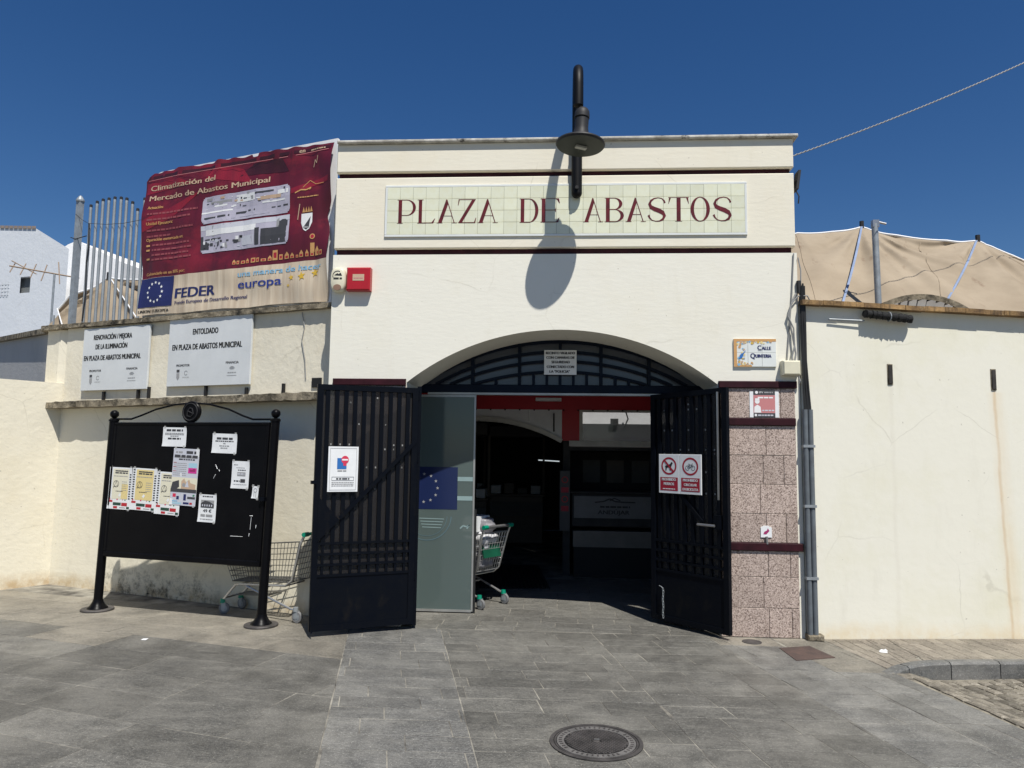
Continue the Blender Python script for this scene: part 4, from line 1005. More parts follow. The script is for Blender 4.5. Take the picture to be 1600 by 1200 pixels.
# ------------------------------------------------------------------ gates
def gate(name, label, p0, p1, zb, H0, H1, nb, brace, plate):
    p0, p1 = V(p0), V(p1); W = (p1-p0).length; rz = math.atan2(p1.y-p0.y, p1.x-p0.x)
    t = thing(name, label, 'gate', (p0.x, p0.y, zb), rz, 'iron leaves of the market gate')
    H = H0-zb; s_ = (H1-H0)/W
    T = .045
    def top(x): return H+s_*x
    for x0, x1 in ((0, .055), (W-.055, W)):
        MB().xprism([(x0, 0), (x1, 0), (x1, top(x1)), (x0, top(x0))], 0, T).build('stile', M_iron, t)
    MB().xprism([(.055, H-.05+s_*.055), (W-.055, top(W-.055)-.05), (W-.055, top(W-.055)), (.055, top(.055))], .002, T-.002).build('top_rail', M_iron, t)
    MB().box(.055, W-.055, .002, T-.002, 0, .05).build('bottom_rail', M_iron, t)
    MB().box(.055, W-.055, .012, T-.016, .05, .47).build('kick_panel', M_iron, t)
    for z in (.47, .565, .66, .755): MB().box(.055, W-.055, .004, T-.006, z, z+.022).build('cross_rail', M_iron, t)
    bar = None; wi = W-.11
    for k in range(nb):
        x = .055+wi*(k+.5)/nb
        b = MB().xprism([(x-.019, .777), (x+.019, .777), (x+.019, top(x)-.052), (x-.019, top(x)-.052)], .008, .030).build('bar', M_iron, t)
        for j in range(3):
            MB().box(x-.012, x+.012, .008, .030, .494+j*.095, .563+j*.095).build('grid_bar', M_iron, t)
    MB().xprism([(.05, .48), (W-.05, .48), (W-.05, top(W)-.04), (.05, top(.0)-.04)], .031, .034).build('backing_sheet', M_backing, t)
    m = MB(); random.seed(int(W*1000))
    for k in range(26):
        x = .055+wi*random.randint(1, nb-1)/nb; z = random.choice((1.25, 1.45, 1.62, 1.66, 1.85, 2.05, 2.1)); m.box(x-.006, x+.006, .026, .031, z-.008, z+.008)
    m.build('light_gap_dot', M_gcable, t, kind='stuff')  # pale studs standing in for light through gaps in the sheet
    for (a, b) in brace: recalc(flatbar(MB(), [(a[0], 0, a[1]), (b[0], 0, b[1])], .035, -.008, .004).build('brace', M_iron, t))
    if plate: MB().xprism(plate, -.006, .006).build('lock_plate', M_iron, t)
    return t, W
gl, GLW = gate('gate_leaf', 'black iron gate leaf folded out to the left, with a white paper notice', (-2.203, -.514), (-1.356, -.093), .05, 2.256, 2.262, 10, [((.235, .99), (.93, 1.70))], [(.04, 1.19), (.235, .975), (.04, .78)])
for z in (.4, 1.5, 2.1): MB().tube([(GLW+.01, .03, z), (GLW+.01, .03, z+.09)], .014, 8).build('hinge', M_iron, gl)
MB().box(-.03, .02, -.03, .03, 1.30, 1.33).build('bolt', M_iron, gl)
MB().tube([(.015, -.05, .0), (.015, -.02, .2)], .008, 6).build('floor_bolt', M_iron, gl)
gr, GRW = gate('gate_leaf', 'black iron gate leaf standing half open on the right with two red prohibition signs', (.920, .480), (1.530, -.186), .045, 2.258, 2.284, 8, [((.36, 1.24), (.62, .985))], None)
MB().tube([(.60, -.045, .965), (.70, -.05, .965), (.79, -.045, .965)], .012, 8).build('handle', M_steel, gr, True)
MB().box(.76, .83, -.02, .06, .93, 1.06).build('lock_box', M_iron, gr)
MB().box(GRW-.10, GRW-.085, -.012, .0, 1.2, 2.2).build('slide_rod', M_steel, gr)
for z in (.5, 1.4, 2.0): MB().tube([(-.01, .03, z), (-.01, .03, z+.09)], .014, 8).build('hinge', M_iron, gr)
m = MB(); random.seed(2)
for k in range(11):
    z = .30-.026*k; x = .16+.003*math.sin(k*1.3)
    m.tube([(x+.007*math.cos(R(a))*(1 if k % 2 else .3), -.014+.007*math.cos(R(a))*(.3 if k % 2 else 1), z+.016*math.sin(R(a))) for a in range(0, 360, 45)], .0025, 5, closed=True)
m.tube([(.11, -.01, .33), (.135, -.014, .325), (.16, -.014, .31)], .004, 5)
m.build('lock_chain', M_galv, gr)
# short hinged panel behind the left leaf, folded back along the jamb
fp = thing('folding_panel', 'narrow black iron folding panel between the left leaf and the glass', 'gate', (-1.352, -.065, .03), R(101))
for x0, x1 in ((0, .05), (.53, .58)): MB().box(x0, x1, -.02, .02, 0, 2.25).build('stile', M_iron, fp)
for z0, z1 in ((0, .05), (2.2, 2.25), (.47, .5), (.74, .77)): MB().box(.05, .53, -.018, .018, z0, z1).build('cross_rail', M_iron, fp)
MB().box(.05, .53, -.008, .008, .05, .47).build('kick_panel', M_iron, fp)
for k in range(5): MB().box(.075+k*.09, .115+k*.09, -.01, .01, .77, 2.2).build('bar', M_iron, fp)
# notice on the left leaf
glm = Matrix.Translation(gl.location) @ Matrix.Rotation(gl.rotation_euler.z, 4, 'Z')
pn_ = thing('gate_notice', 'white notice with a blue and red emblem on the left gate leaf', 'notice', glm @ V((.25, -.012, 1.435)), gl.rotation_euler.z)
MB().box(-.136, .136, -.004, .004, -.205, .205).build('sheet', M_paper, pn_)
P = Print(pn_, lambda u, v, o: (u, -.004-o, v))
for a in ((-.12, -.19, .12, -.187), (-.12, .187, .12, .19), (-.12, -.19, -.117, .19), (.117, -.19, .12, .19)): P.rect(*a, 'grey', 'border')
P.rect(-.055, .0, .03, .1, 'medblue', 'emblem'); P.disc(.015, .085, .034, 'brightred', 'emblem', lift=.001, rv=.036); P.rect(-.012, .078, .042, .092, 'white', 'emblem', lift=.002); P.rect(.0, .03, .03, .06, 'brightred', 'emblem', lift=.0008); P.greek(-.05, .03, -.022, .012, 'grey')
for a in ((-.1, -.105, .1, -.102), (-.1, -.073, .1, -.07), (-.1, -.105, -.097, -.07), (.097, -.105, .1, -.07)): P.rect(*a, 'dgrey', 'border')
P.greek(-.06, .06, -.095, .014, 'dgrey')
for z in (-.125, -.14, -.155): P.greek(-.1, .1, z, .007, 'grey')
P.done()
# prohibition signs
grm = Matrix.Translation(gr.location) @ Matrix.Rotation(gr.rotation_euler.z, 4, 'Z')
def ban(u, label, words, dog):
    t = thing('prohibition_sign', label, 'sign', grm @ V((u, -.012, 1.425)), gr.rotation_euler.z, 'red prohibition signs on the right gate leaf')
    MB().cbox(-.126, .126, -.005, .004, -.19, .19, .002).build('sign_plate', M_paper, t)
    P = Print(t, lambda a, b, o: (a, -.005-o, b)); P.off = .001
    P.ring(0, .075, .094, .018, 'crimson', 'ban_ring', rv=.086)
    if dog:
        P.poly([(-.05, .075), (-.01, .085), (.015, .095), (.03, .115), (.05, .105), (.04, .09), (.03, .07), (.02, .03), (.01, .03), (.005, .058), (-.025, .058), (-.03, .03), (-.042, .03), (-.042, .06)], 'black', 'dog_mark')
        c = .7071; P.line([(-.055, .13), (.055, .02)], .02, 'crimson', 'ban_bar', lift=.001)
    else:
        for x in (-.033, .033): P.ring(x, .06, .024, .005, 'dgrey', 'bicycle_mark')
        for a, b in (((-.033, .06), (-.012, .09)), ((-.012, .09), (.02, .09)), ((.033, .06), (.02, .095)), ((-.012, .09), (.0, .06)), ((.0, .06), (.02, .09)), ((-.033, .06), (.0, .06)), ((.02, .1), (.032, .1)), ((-.022, .098), (-.006, .098))): P.line([a, b], .005, 'dgrey', 'bicycle_mark')
    P.rect(-.108, -.165, .108, -.035, 'crimson', 'red_field')
    n = len(words)
    if n == 2: P.greek(-.075, .075, -.152, .009, 'white', lift=.001)
    for i, (s_, w, h) in enumerate(words): P.text(s_, -w, w, -.068-.043*i if i < 2 or n > 2 and h > .02 else -.15, h, 'white', .004, lift=.001)
    P.done()
ban(.246, 'red and white no dogs sign reading PROHIBIDO PERROS, left of the pair', [('PROHIBIDO', .085, .027), ('PERROS', .062, .027)], True)
ban(.503, 'red and white no cycling sign reading PROHIBIDO CIRCULAR EN BICICLETA, right of the pair', [('PROHIBIDO', .085, .025), ('CIRCULAR', .075, .025), ('EN BICICLETA', .09, .025)], False)

# ------------------------------------------------------------------ frosted glass door
gd = thing('glass_door', 'frosted greenish glass door panel with an EU flag behind the left gate', 'door', (0, .66, 0))
MB().box(-1.49, -.892, -.006, .006, .03, 2.258).build('pane', M_frosted, gd)
MB().box(-.902, -.884, -.012, .012, .02, 2.26).build('edge_profile', M_alu, gd)
MB().box(-1.49, -.90, -.014, .014, .012, .035).build('floor_rail', M_alu, gd)
MB().box(-1.49, -.90, -.014, .014, 2.235, 2.258).build('head_rail', M_alu, gd)
MB().box(-.884, -.862, -.0, .02, .0, 1.06).build('safety_post', M_black, gd)
P = Print(gd, lambda u, v, o: (u, -.006-o, v))
P.rect(-1.485, 1.055, -1.065, 1.495, M_flagblue, 'eu_flag')
for k in (-3, -2, -1, 0, 1, 2, 3): P.star(-1.42+.145*math.cos(R(30*k)), 1.275+.145*math.sin(R(30*k)), .018, 'grey', lift=.001)
P.rect(-1.07, 1.35, -.905, 1.395, M_frost, 'frosted_band'); P.rect(-1.07, 1.15, -.905, 1.195, M_frost, 'frosted_band')
P.ring(-1.38, .99, .26, .010, M_crest, 'round_crest', a0=182, a1=358); P.ring(-1.38, .99, .215, .006, M_crest, 'round_crest', a0=182, a1=358)
for k in range(4): P.line([(-1.46+k*.01, .96-.03*k), (-1.20-k*.01, .955-.03*k)], .008, M_frost, 'round_crest')
P.line([(-1.03, .86), (-1.0, .89), (-.96, .88), (-.93, .90), (-.96, .86)], .014, M_frost, 'mountain_logo')
P.done()

# ------------------------------------------------------------------ shopping carts
def cart(label, loc, rz, wire, sc, flap):
    t = thing('shopping_cart', label, 'shopping cart', loc, rz, 'shopping carts by the entrance'); t.scale = sc if isinstance(sc, tuple) else (sc, sc, sc)
    RW, FW = .25, .17                                          # half widths rear / front (top)
    def q(x, side, z):                                         # basket side plane: narrows to the front and to the floor
        k = (x+.06)/.90; w = RW+(FW-RW)*k-.05*(1-(z-.36)/.45)
        return (x, side*w, z)
    def zt(x): return .83-.10*(x+.06)/.90
    def zb(x): return .40-.05*(x)/.75
    def xr(z): return -.06+.10*(.83-z)/.43                      # rear edge leans
    def xf(z): return .84-.13*(.73-z)/.37
    m = MB()
    for k in range(8):                                         # horizontal wires round the basket
        f = k/7; r_ = .007 if k in (0, 7) else .0042
        a, b = [], []
        zr = .83+(.40-.83)*f; zf = .73+(.355-.73)*f
        xr_, xf_ = -.06+.10*f, .84-.13*f
        pts = [q(xr_, -1, zr), q(xf_, -1, zf), q(xf_, 1, zf), q(xr_, 1, zr)]
        m.tube(pts, r_, 5, closed=True)
    for k in range(24):
        f = k/23
        for sd in (-1, 1):
            xt = -.06+.90*f; xb = .04+.67*f
            m.tube([q(xt, sd, zt(xt)), q(xb, sd, .40-.045*f)], .0032, 4, cap=False)
    for k in range(9):
        f = k/8*2-1
        p1 = q(.84, 1, .73); p2 = q(.71, 1, .355); p3 = q(.04, 1, .40)
        m.tube([(p1[0], p1[1]*f, p1[2]), (p2[0], p2[1]*f, p2[2]), (p3[0], p3[1]*f, p3[2])], .0035, 4, cap=False)
    for k in range(8):
        x = .04+.67*k/7; p = q(x, 1, zb(x)); m.tube([p, (p[0], -p[1], p[2])], .0035, 4, cap=False)
    m.build('basket', wire, t)
    m = MB()
    for k in range(11):
        f = k/10*2-1; a = q(-.06, 1, .83); b = q(.04, 1, .40); m.tube([(a[0], a[1]*f, a[2]), (b[0], b[1]*f, b[2])], .003, 4, cap=False)
    m.build('rear_grid', wire, t)
    for sd in (-1, 1):
        m = MB(); m.tube([(-.105, sd*.235, .90), (-.06, sd*.235, .80), (.03, sd*.20, .42), (.10, sd*.19, .36), (.60, sd*.17, .335), (.66, sd*.15, .32), (.78, sd*.145, .17), (.80, sd*.145, .135)], .0125, 8)
        m.tube([(.56, sd*.165, .335), (.30, sd*.195, .24), (.02, sd*.215, .135), (-.04, sd*.215, .13)], .0125, 8); m.build('side_frame', M_chrome, t, True)
    m = MB()
    for (x, y, z) in ((.60, .17, .335), (.30, .195, .24), (.1, .19, .36), (.78, .145, .17)): m.tube([(x, -y, z), (x, y, z)], .009, 6)
    for k in range(5): m.tube([(.34, -.14+.07*k, .235), (.72, -.11+.055*k, .20)], .004, 4)
    m.build('bottom_rack', wire, t, True)
    MB().tube([(-.11, -.25, .905), (-.11, .25, .905)], .017, 10).build('handle', M_steel if flap else M_green, t, True)
    for sd in (-1, 1): MB().tube([(-.11, sd*.19, .905), (-.11, sd*.262, .905)], .024, 10).build('handle_end', M_green, t, True)
    if flap: MB().box(-.012, .006, -.15, .15, 0, .24, Matrix.Translation((-.028, 0, .55)) @ Matrix.Rotation(R(13), 4, 'Y')).build('seat_flap', M_dgreen, t)
    for (x, sd, fr) in ((-.03, -1, 0), (-.03, 1, 0), (.80, -1, 1), (.80, 1, 1)):
        y = sd*(.215 if not fr else .145)
        cs = bpy.data.objects.new('caster', None); COL.objects.link(cs); cs.parent = t; cs.location = (x, y, 0); cs.scale = tuple(.95/v for v in t.scale); cs.rotation_euler = (0, 0, random.uniform(-.5, .5) if fr else 0)
        MB().tube([(.0, 0, .155), (.0, 0, .115)], [.026, .030], 10).build('swivel_cap', M_green if (fr or flap) else M_galv, cs, True)
        for s2 in (-1, 1): MB().box(-.035, .012, s2*.018-.002, s2*.018+.002, .045, .12).build('fork', M_galv, cs)
        m = MB().lathe([(.034, -.014), (.052, -.014), (.058, -.009), (.058, .009), (.052, .014), (.034, .014)], 20, Matrix.Translation((-.02, 0, .058)) @ Matrix.Rotation(R(90), 4, 'X'))
        m.build('wheel', M_rubber, cs, True)
        MB().lathe([(.033, -.016), (.033, .016)], 14, Matrix.Translation((-.02, 0, .058)) @ Matrix.Rotation(R(90), 4, 'X')).build('hub', M_galv, cs, True)
    return t
c1 = cart('empty wire shopping cart parked behind the black notice board', (-2.50, .235, 0), math.pi-R(15), M_cartdark, (1.10, .95, .93), False)
c2 = cart('shopping cart full of white bags behind the frosted glass door', (-.745, 1.04, 0), math.pi-R(34), M_chrome, .95, True)
c2m = Matrix.Translation(c2.location) @ Matrix.Rotation(c2.rotation_euler.z, 4, 'Z') @ Matrix.Scale(.95, 4)
def blob(name, loc, s_, m, label, seed, group=None):
    bm = bmesh.new(); bmesh.ops.create_icosphere(bm, subdivisions=3, radius=1); random.seed(seed)
    ph = [random.uniform(0, 6) for _ in range(6)]
    for v in bm.verts:
        c = v.co; k = 1+.12*math.sin(c.x*5+ph[0])+.10*math.sin(c.y*6+ph[1])+.10*math.sin(c.z*7+ph[2])+.05*math.sin(c.x*13+c.z*11+ph[3])
        c = V((math.copysign(abs(c.x)**.7, c.x), math.copysign(abs(c.y)**.7, c.y), math.copysign(abs(c.z)**.75, c.z)))*k
        v.co = V((c.x*s_[0], c.y*s_[1], c.z*s_[2]))
    me = bpy.data.meshes.new(name); bm.to_mesh(me); bm.free(); me.materials.append(m); me.polygons.foreach_set('use_smooth', [True]*len(me.polygons))
    o = bpy.data.objects.new(name, me); COL.objects.link(o); o.location = loc; o.rotation_euler = (0, 0, c2.rotation_euler.z)
    return tag(o, label, 'bag', group)
blob('plastic_bag', c2m @ V((.17, .02, .52)), (.15, .15, .125), M_gbag, 'greyish plastic bag at the bottom of the full cart', 1)
blob('plastic_bag', c2m @ V((.14, .04, .74)), (.15, .15, .10), M_bag, 'shiny white plastic bag in the middle of the full cart', 2)
blob('crumpled_bag', c2m @ V((.06, .0, .90)), (.085, .09, .075), M_gbag, 'crumpled pale bag heaped on top of the full cart', 3)
bx = thing('white_carton', 'plain white carton lying on top of the bags in the full cart', 'box', c2m @ V((.22, .05, .84)), c2.rotation_euler.z+.2)
MB().cbox(-.13, .13, -.14, .14, 0, .16, .004).build('carton_body', M_paper, bx)
MB().box(-.131, .131, -.008, .008, .1605, .162).build('tape', M_gbag, bx)

# ------------------------------------------------------------------ black notice board
NB = thing('notice_board', 'freestanding black notice board with round emblem and ball finials', 'notice board', (-4.714, .336, 0), R(-13.5))
lean = Matrix.Identity(4); lean[0][2] = .031               # it leans to the right
def NBp(u, y, z): return (u+.031*z, y, z)
class LB(MB):
    def build(s, *a, **k):
        s.v = [(x+.031*z, y, z) for x, y, z in s.v]; return MB.build(s, *a, **k)
for u in (0.015, 1.975):
    LB().tube([(u, 0, .02), (u, 0, 1.93)], .043, 18).build('post', M_board, NB, True)
    LB().lathe([(.155, 0), (.157, .014), (.152, .020), (.02, .021)], 28, Matrix.Translation((u, 0, 0))).build('base_plate', M_castiron, NB, True)
    LB().lathe([(.10, .0205), (.098, .026), (.072, .05), (.052, .085), (.046, .11)], 20, Matrix.Translation((u, 0, 0))).build('base_flange', M_board, NB, True)
    LB().lathe([(.05, 1.925), (.05, 1.945), (.018, 1.955), (.018, 1.965)], 16, Matrix.Translation((u, 0, 0))).build('post_collar', M_board, NB, True)
    LB().sphere((u, 0, 2.0), .044, 10).build('finial', M_board, NB, True)
LB().cbox(.06, 1.93, -.028, .028, .565, 1.905, .006).build('panel', M_board, NB)
LB().cbox(.058, 1.932, -.04, .04, .545, .60, .008).build('bottom_rail', M_board, NB)
LB().cbox(.058, 1.932, -.036, .036, 1.885, 1.915, .008).build('top_rail', M_board, NB)
for u in (.058, 1.902): LB().cbox(u, u+.03, -.036, .036, .60, 1.885, .006).build('side_rail', M_board, NB)
rod = [(-.03, 0, 1.95), (.24, 0, 1.95), (.36, 0, 1.985), (.55, 0, 2.05), (.78, 0, 2.095), (.99, 0, 2.11), (1.2, 0, 2.095), (1.43, 0, 2.045), (1.6, 0, 1.98), (1.72, 0, 1.945), (2.02, 0, 1.945)]
LB().tube(rod, .010, 8).build('arched_rod', M_board, NB, True)
RX = Matrix.Translation((.99, 0, 2.02)) @ Matrix.Rotation(R(90), 4, 'X')
LB().lathe([(.10, -.02), (.108, -.012), (.108, .012), (.10, .02)], 32, RX).build('emblem_disc', M_board, NB, True)
m = LB(); m.tube([(.99+.085*math.cos(R(a)), -.022, 2.02+.085*math.sin(R(a))) for a in range(0, 360, 15)], .006, 6, closed=True)
m.tube([(.955, -.022, 1.98), (.96, -.024, 2.03), (.985, -.024, 2.06), (1.015, -.024, 2.05), (1.03, -.024, 2.0), (1.0, -.024, 1.97)], .006, 6, closed=True)
m.tube([(.96, -.024, 2.03), (1.03, -.024, 2.0)], .005, 6)
m.build('emblem_relief', M_lampgrey, NB, True)
LB().box(1.90, 1.95, -.06, .02, 1.165, 1.20).build('latch', M_iron, NB)
m = LB()
for u, z, a, l in ((1.36, 1.48, -60, .05), (1.395, 1.445, -60, .02), (1.345, 1.385, 60, .045), (1.80, 1.02, 0, .035), (1.65, .82, 0, .14), (1.79, .84, 80, .03), (1.86, .92, 85, .03), (.9, 1.0, 70, .03), (1.80, .95, 88, .12)):
    d = V((math.cos(R(a)), 0, math.sin(R(a))))*l/2; c = V((u, -.029, z)); m.tube([c-d, c+d], [.002, .004 if l < .1 else .0015], 4)
m.build('tape_remnant', M_paper, NB, kind='stuff')
NBM = Matrix.Translation(NB.location) @ Matrix.Rotation(NB.rotation_euler.z, 4, 'Z')
def sheet_on_board(name, u0, z0, u1, z1, label, cat, m=M_paper, lift=0, tilt=0, group=None):
    """u values are those seen on the board's plane"""
    t = thing(name, label, cat, NBM @ V(((u0+u1)/2, -.031-lift, (z0+z1)/2)), NB.rotation_euler.z, group); t.rotation_euler = (0, R(1.8+tilt), NB.rotation_euler.z)
    w, h = (u1-u0)/2, (z1-z0)/2
    mb = MB(); n = 6; vs = []
    for j in range(n+1):
        for i in range(n+1):
            x, z = -w+2*w*i/n, -h+2*h*j/n; cr = (abs(x)/w)**6*(abs(z)/h)**6; vs.append((x, -.001-.007*cr*(1 if x*z > 0 else .3), z))
    k = len(vs); vs += [(x, y+.001, z) for x, y, z in vs]
    fs = [(j*(n+1)+i, j*(n+1)+i+1, (j+1)*(n+1)+i+1, (j+1)*(n+1)+i) for j in range(n) for i in range(n)]
    mb.add(vs, fs+[tuple(reversed([i+k for i in f])) for f in fs]); mb.build('sheet', m, t, True)
    for sx, sz in ((-1, 1), (1, 1), (1, -1)):
        MB().box(sx*w*.86-.012, sx*w*.86+.012, -.003, -.0022, sz*h-.012, sz*h+.014).build('tape', M_tape, t)
    return t, Print(t, lambda u, v, o: (u, -.0015-o*.6, v)), w, h
random.seed(21)
for i, (u0, u1, z0, z1, lab) in enumerate(((.095, .385, 1.028, 1.452, 'yellow film strip poster, leftmost of the three on the notice board'), (.388, .70, 1.026, 1.447, 'yellow film strip poster in the middle of the three on the notice board'), (.70, 1.0, .995, 1.416, 'yellow film strip poster hung lowest, partly under the pale event poster'))):
    t, P, w, h = sheet_on_board('film_poster', u0, z0, u1, z1, lab, 'poster', lift=.0+.001*i, tilt=random.uniform(-.5, .5), group='film posters on the notice board')
    P.rect(-w*.68, -h*.52, w*.72, h*.93, 'cream' if i != 1 else 'yellow'); P.rect(w*.15, -h*.5, w*.72, h*.2, 'yellow', lift=.0004)
    for k in range(13):
        z = h*.92-k*h*.115
        for s_ in (-1, 1): P.rect(s_*w*.86-w*.075, z-h*.045, s_*w*.86+w*.075, z+h*.012, 'black', 'film_perforation')
    P.rect(-w*.5, h*.80, w*.62, h*.845, 'dgrey', lift=.001); P.greek(-w*.5, w*.6, h*.80, .012, 'dgrey', lift=.0015); P.greek(-w*.5, w*.6, h*.70, .014, 'dgrey', lift=.001); P.greek(-w*.6, w*.6, h*.56, .008, 'grey', lift=.001)
    P.ring(-w*.35, h*.20, .035, .005, 'dgrey', 'film_doodle', lift=.001); P.line([(-w*.35-.03, h*.2-.045), (-w*.35, h*.2+.03), (-w*.35+.025, h*.2-.03)], .004, 'dgrey', 'film_doodle', lift=.001); P.line([(-w*.6, h*.05), (-w*.2, h*.12)], .004, 'dgrey', 'film_doodle', lift=.001)
    for k in range(5): P.greek(w*.15, w*.6, h*(.3-.1*k), .006, 'grey', lift=.001)
    P.poly([(-w*.1, -h*.35), (w*.05, -h*.22), (w*.15, -h*.3), (w*.05, -h*.42)], 'white', lift=.0012); P.greek(-w*.35, w*.3, -h*.16, .007, 'dgrey', lift=.001)
    P.rect(-w, -h, w, -h*.53, 'white', lift=.0008)
    for (a, b, c, d, ink) in ((-.9, -.68, -.55, -.58, 'red'), (-.5, -.82, .2, -.68, 'dgreen'), (.25, -.84, .75, -.68, 'red'), (-.45, -.97, -.1, -.86, 'red'), (.7, -.97, .95, -.86, 'dgreen'), (-.85, -.56, -.75, -.5, 'red'), (-.2, -.57, -.1, -.5, 'brightred'), (.3, -.58, .34, -.52, 'red'), (.5, -.58, .6, -.53, 'green'), (.1, -.94, .6, -.9, 'grey')): P.rect(w*a, h*c if False else h*b, w*(c), h*d, ink, lift=.002)
    P.done()
t, P, w, h = sheet_on_board('event_poster', .885, 1.092, 1.195, 1.652, 'tall pale event poster with pink box and monument picture on the notice board', 'poster', lift=.004, tilt=.3)
P.rect(-w, -h, w, h, 'pale'); P.greek(-w*.82, -w*.25, h*.83, .018, 'grey', lift=.001); P.greek(0, w*.9, h*.82, .028, 'dgrey', lift=.001); P.rect(-w*.9, h*.66, w*.9, h*.74, 'grey', lift=.001); P.greek(-w*.9, w*.9, h*.68, .026, 'dgrey', lift=.002); P.greek(-w*.55, w*.7, h*.59, .014, 'dgrey', lift=.001)
for k in range(7): P.greek(-w*.9, w*.1, h*(.46-.07*k), .007, 'grey', lift=.001)
for k in range(3): P.rect(-w*.95, h*(.49-.15*k), -w*.7, h*(.505-.15*k), 'red', lift=.0015)
P.rect(w*.25, h*.32, w*.9, h*.5, 'cyan', lift=.001); P.rect(w*.25, h*.14, w*.9, h*.33, 'pink', lift=.002); P.greek(w*.35, w*.8, h*.2, .02, 'magenta', lift=.003); P.rect(w*.6, h*.2, w*.8, h*.3, 'magenta', lift=.0028)
P.rect(-w, -h*.5, w, -h*.02, 'cream', lift=.001); P.poly([(-w, -h*.45), (-w*.9, -h*.2), (-w*.4, -h*.12), (-w*.35, -h*.36), (-w*.6, -h*.45)], 'dgrey', lift=.002); P.poly([(-w*.2, -h*.5), (-w*.2, -h*.15), (0, -h*.05), (w*.15, -h*.18), (w*.4, -h*.08), (w*.5, -h*.2), (w*.9, -h*.25), (w*.9, -h*.5)], 'tan', lift=.0024); P.rect(-w, -h*.54, w, -h*.42, 'dgrey', lift=.003)
P.poly([(w*.1, -h*.35), (w*.25, -h*.1), (w*.4, -h*.35)], 'pale', lift=.003); P.disc(0, -h*.28, .02, 'grey', lift=.003, n=10)
P.rect(-w, -h, w, -h*.56, 'pale', lift=.0015)
for (a, b, c, d, ink) in ((-.8, -.72, -.55, -.6, 'brightred'), (-.5, -.80, -.3, -.68, 'navy'), (.05, -.82, .25, -.6, 'navy'), (.35, -.76, .95, -.68, 'dgrey'), (.05, -.95, .5, -.88, 'navy'), (.55, -.95, .75, -.88, 'red'), (-.95, -.96, -.1, -.9, 'cyan'), (.75, -.66, .9, -.6, 'green'), (-.9, -.88, -.4, -.84, 'skyblue')): P.rect(w*a, h*b, w*c, h*d, ink, lift=.0025)
P.done()
for (u0, z0, u1, z1, lab, lines) in ((.742, 1.672, 1.030, 1.863, 'white printed sheet near the top centre of the notice board', ((.6, .7, .02, 'dgrey'), (.35, .8, .008, 'grey'), (.22, .8, .008, 'grey'), (.05, .35, .008, 'grey'), (-.25, .55, .016, 'dgrey'))), (1.345, 1.612, 1.632, 1.803, 'white printed sheet at the upper right of the notice board', ((.4, .65, .02, 'dgrey'), (.18, .75, .010, 'dgrey'), (-.05, .1, .01, 'grey'), (-.3, .4, .01, 'grey'), (-.52, .3, .01, 'grey')))):
    t, P, w, h = sheet_on_board('notice_sheet', u0, z0, u1, z1, lab, 'notice', tilt=random.uniform(-1, .6), group='white sheets on the notice board')
    for v, k, hh, ink in lines: P.greek(-w*k, w*k, h*v, hh, ink)
    P.done()
t, P, w, h = sheet_on_board('notice_sheet', 1.590, 1.275, 1.788, 1.538, 'white portrait sheet with grey blocks at the right side of the notice board', 'notice', group='white sheets on the notice board', tilt=-.6)
P.greek(-w*.8, -w*.3, h*.7, .008, 'grey'); P.greek(-w*.5, w*.5, h*.5, .005, 'grey'); P.greek(-w*.3, w*.6, h*.32, .008, 'dgrey'); P.rect(-w*.35, -h*.08, w*.6, h*.2, 'grey'); P.greek(-w*.3, w*.5, h*.02, .012, 'pale', lift=.001); P.greek(-w*.7, w*.0, -h*.5, .012, 'dgrey'); P.rect(w*.05, -h*.55, w*.6, -h*.3, 'dgrey'); P.greek(-w*.8, w*.8, -h*.72, .005, 'grey'); P.done()
t, P, w, h = sheet_on_board('picture_notice', 1.222, .940, 1.428, 1.207, 'white notice with a grey building picture at the lower middle of the notice board', 'notice', tilt=-.3)
P.greek(-w*.6, w*.6, h*.82, .011, 'dgrey'); P.rect(-w*.75, h*.05, w*.75, h*.6, 'grey'); P.poly([(-w*.75, h*.35), (-w*.3, h*.55), (w*.2, h*.5), (w*.75, h*.3), (w*.75, h*.05), (-w*.75, h*.05)], 'dgrey', lift=.001)
for k in range(5): P.rect(-w*.6+k*w*.26, h*.14, -w*.48+k*w*.26, h*.28, 'pale', lift=.002)
P.text('49 €', -w*.45, w*.5, -h*.28, .03, 'dgrey', .003); P.greek(-w*.7, w*.7, -h*.6, .022, 'grey'); P.greek(-w*.75, w*.75, -h*.82, .008, 'grey'); P.done()
t, P, w, h = sheet_on_board('small_sticker', 1.832, 1.185, 1.902, 1.302, 'small torn whitish sticker at the right edge of the notice board', 'sticker', tilt=3)
P.ring(0, .02, .02, .005, 'grey'); P.line([(-.01, -.04), (-.012, .0)], .006, 'grey'); P.line([(.012, -.045), (.01, .0)], .006, 'grey'); P.done()

# ------------------------------------------------------------------ right wall
RZ2 = R(6.8); B0 = V((2.30, .0, 0)); RWF = Matrix.Translation(B0) @ Matrix.Rotation(RZ2, 4, 'Z')
rw = thing('street_wall', 'tall whitewashed street wall with terracotta coping right of the entrance', 'wall', B0, RZ2)
def rtop(u): return 3.085-.031*u
recalc(MB().xprism([(-.03, -.05), (7.5, -.05), (7.5, rtop(7.5)), (-.03, rtop(-.03))], 0.0, .3).build('wall_body', M_right, rw))
u = -.04; random.seed(8)
while u < 7.4:
    w = random.choice((.19, .2, .21, .2, .37)); j = random.uniform(-.004, .004)
    m = MB(); a, b = u+.0015, u+w-.0015
    m.xprism([(a, rtop(a)-.002+j), (b, rtop(b)-.002+j), (b, rtop(b)+.042+j), (a, rtop(a)+.042+j)], -.085+random.uniform(-.004, .004), .33); m.build('coping_tile', M_brick_coping, rw); u += w
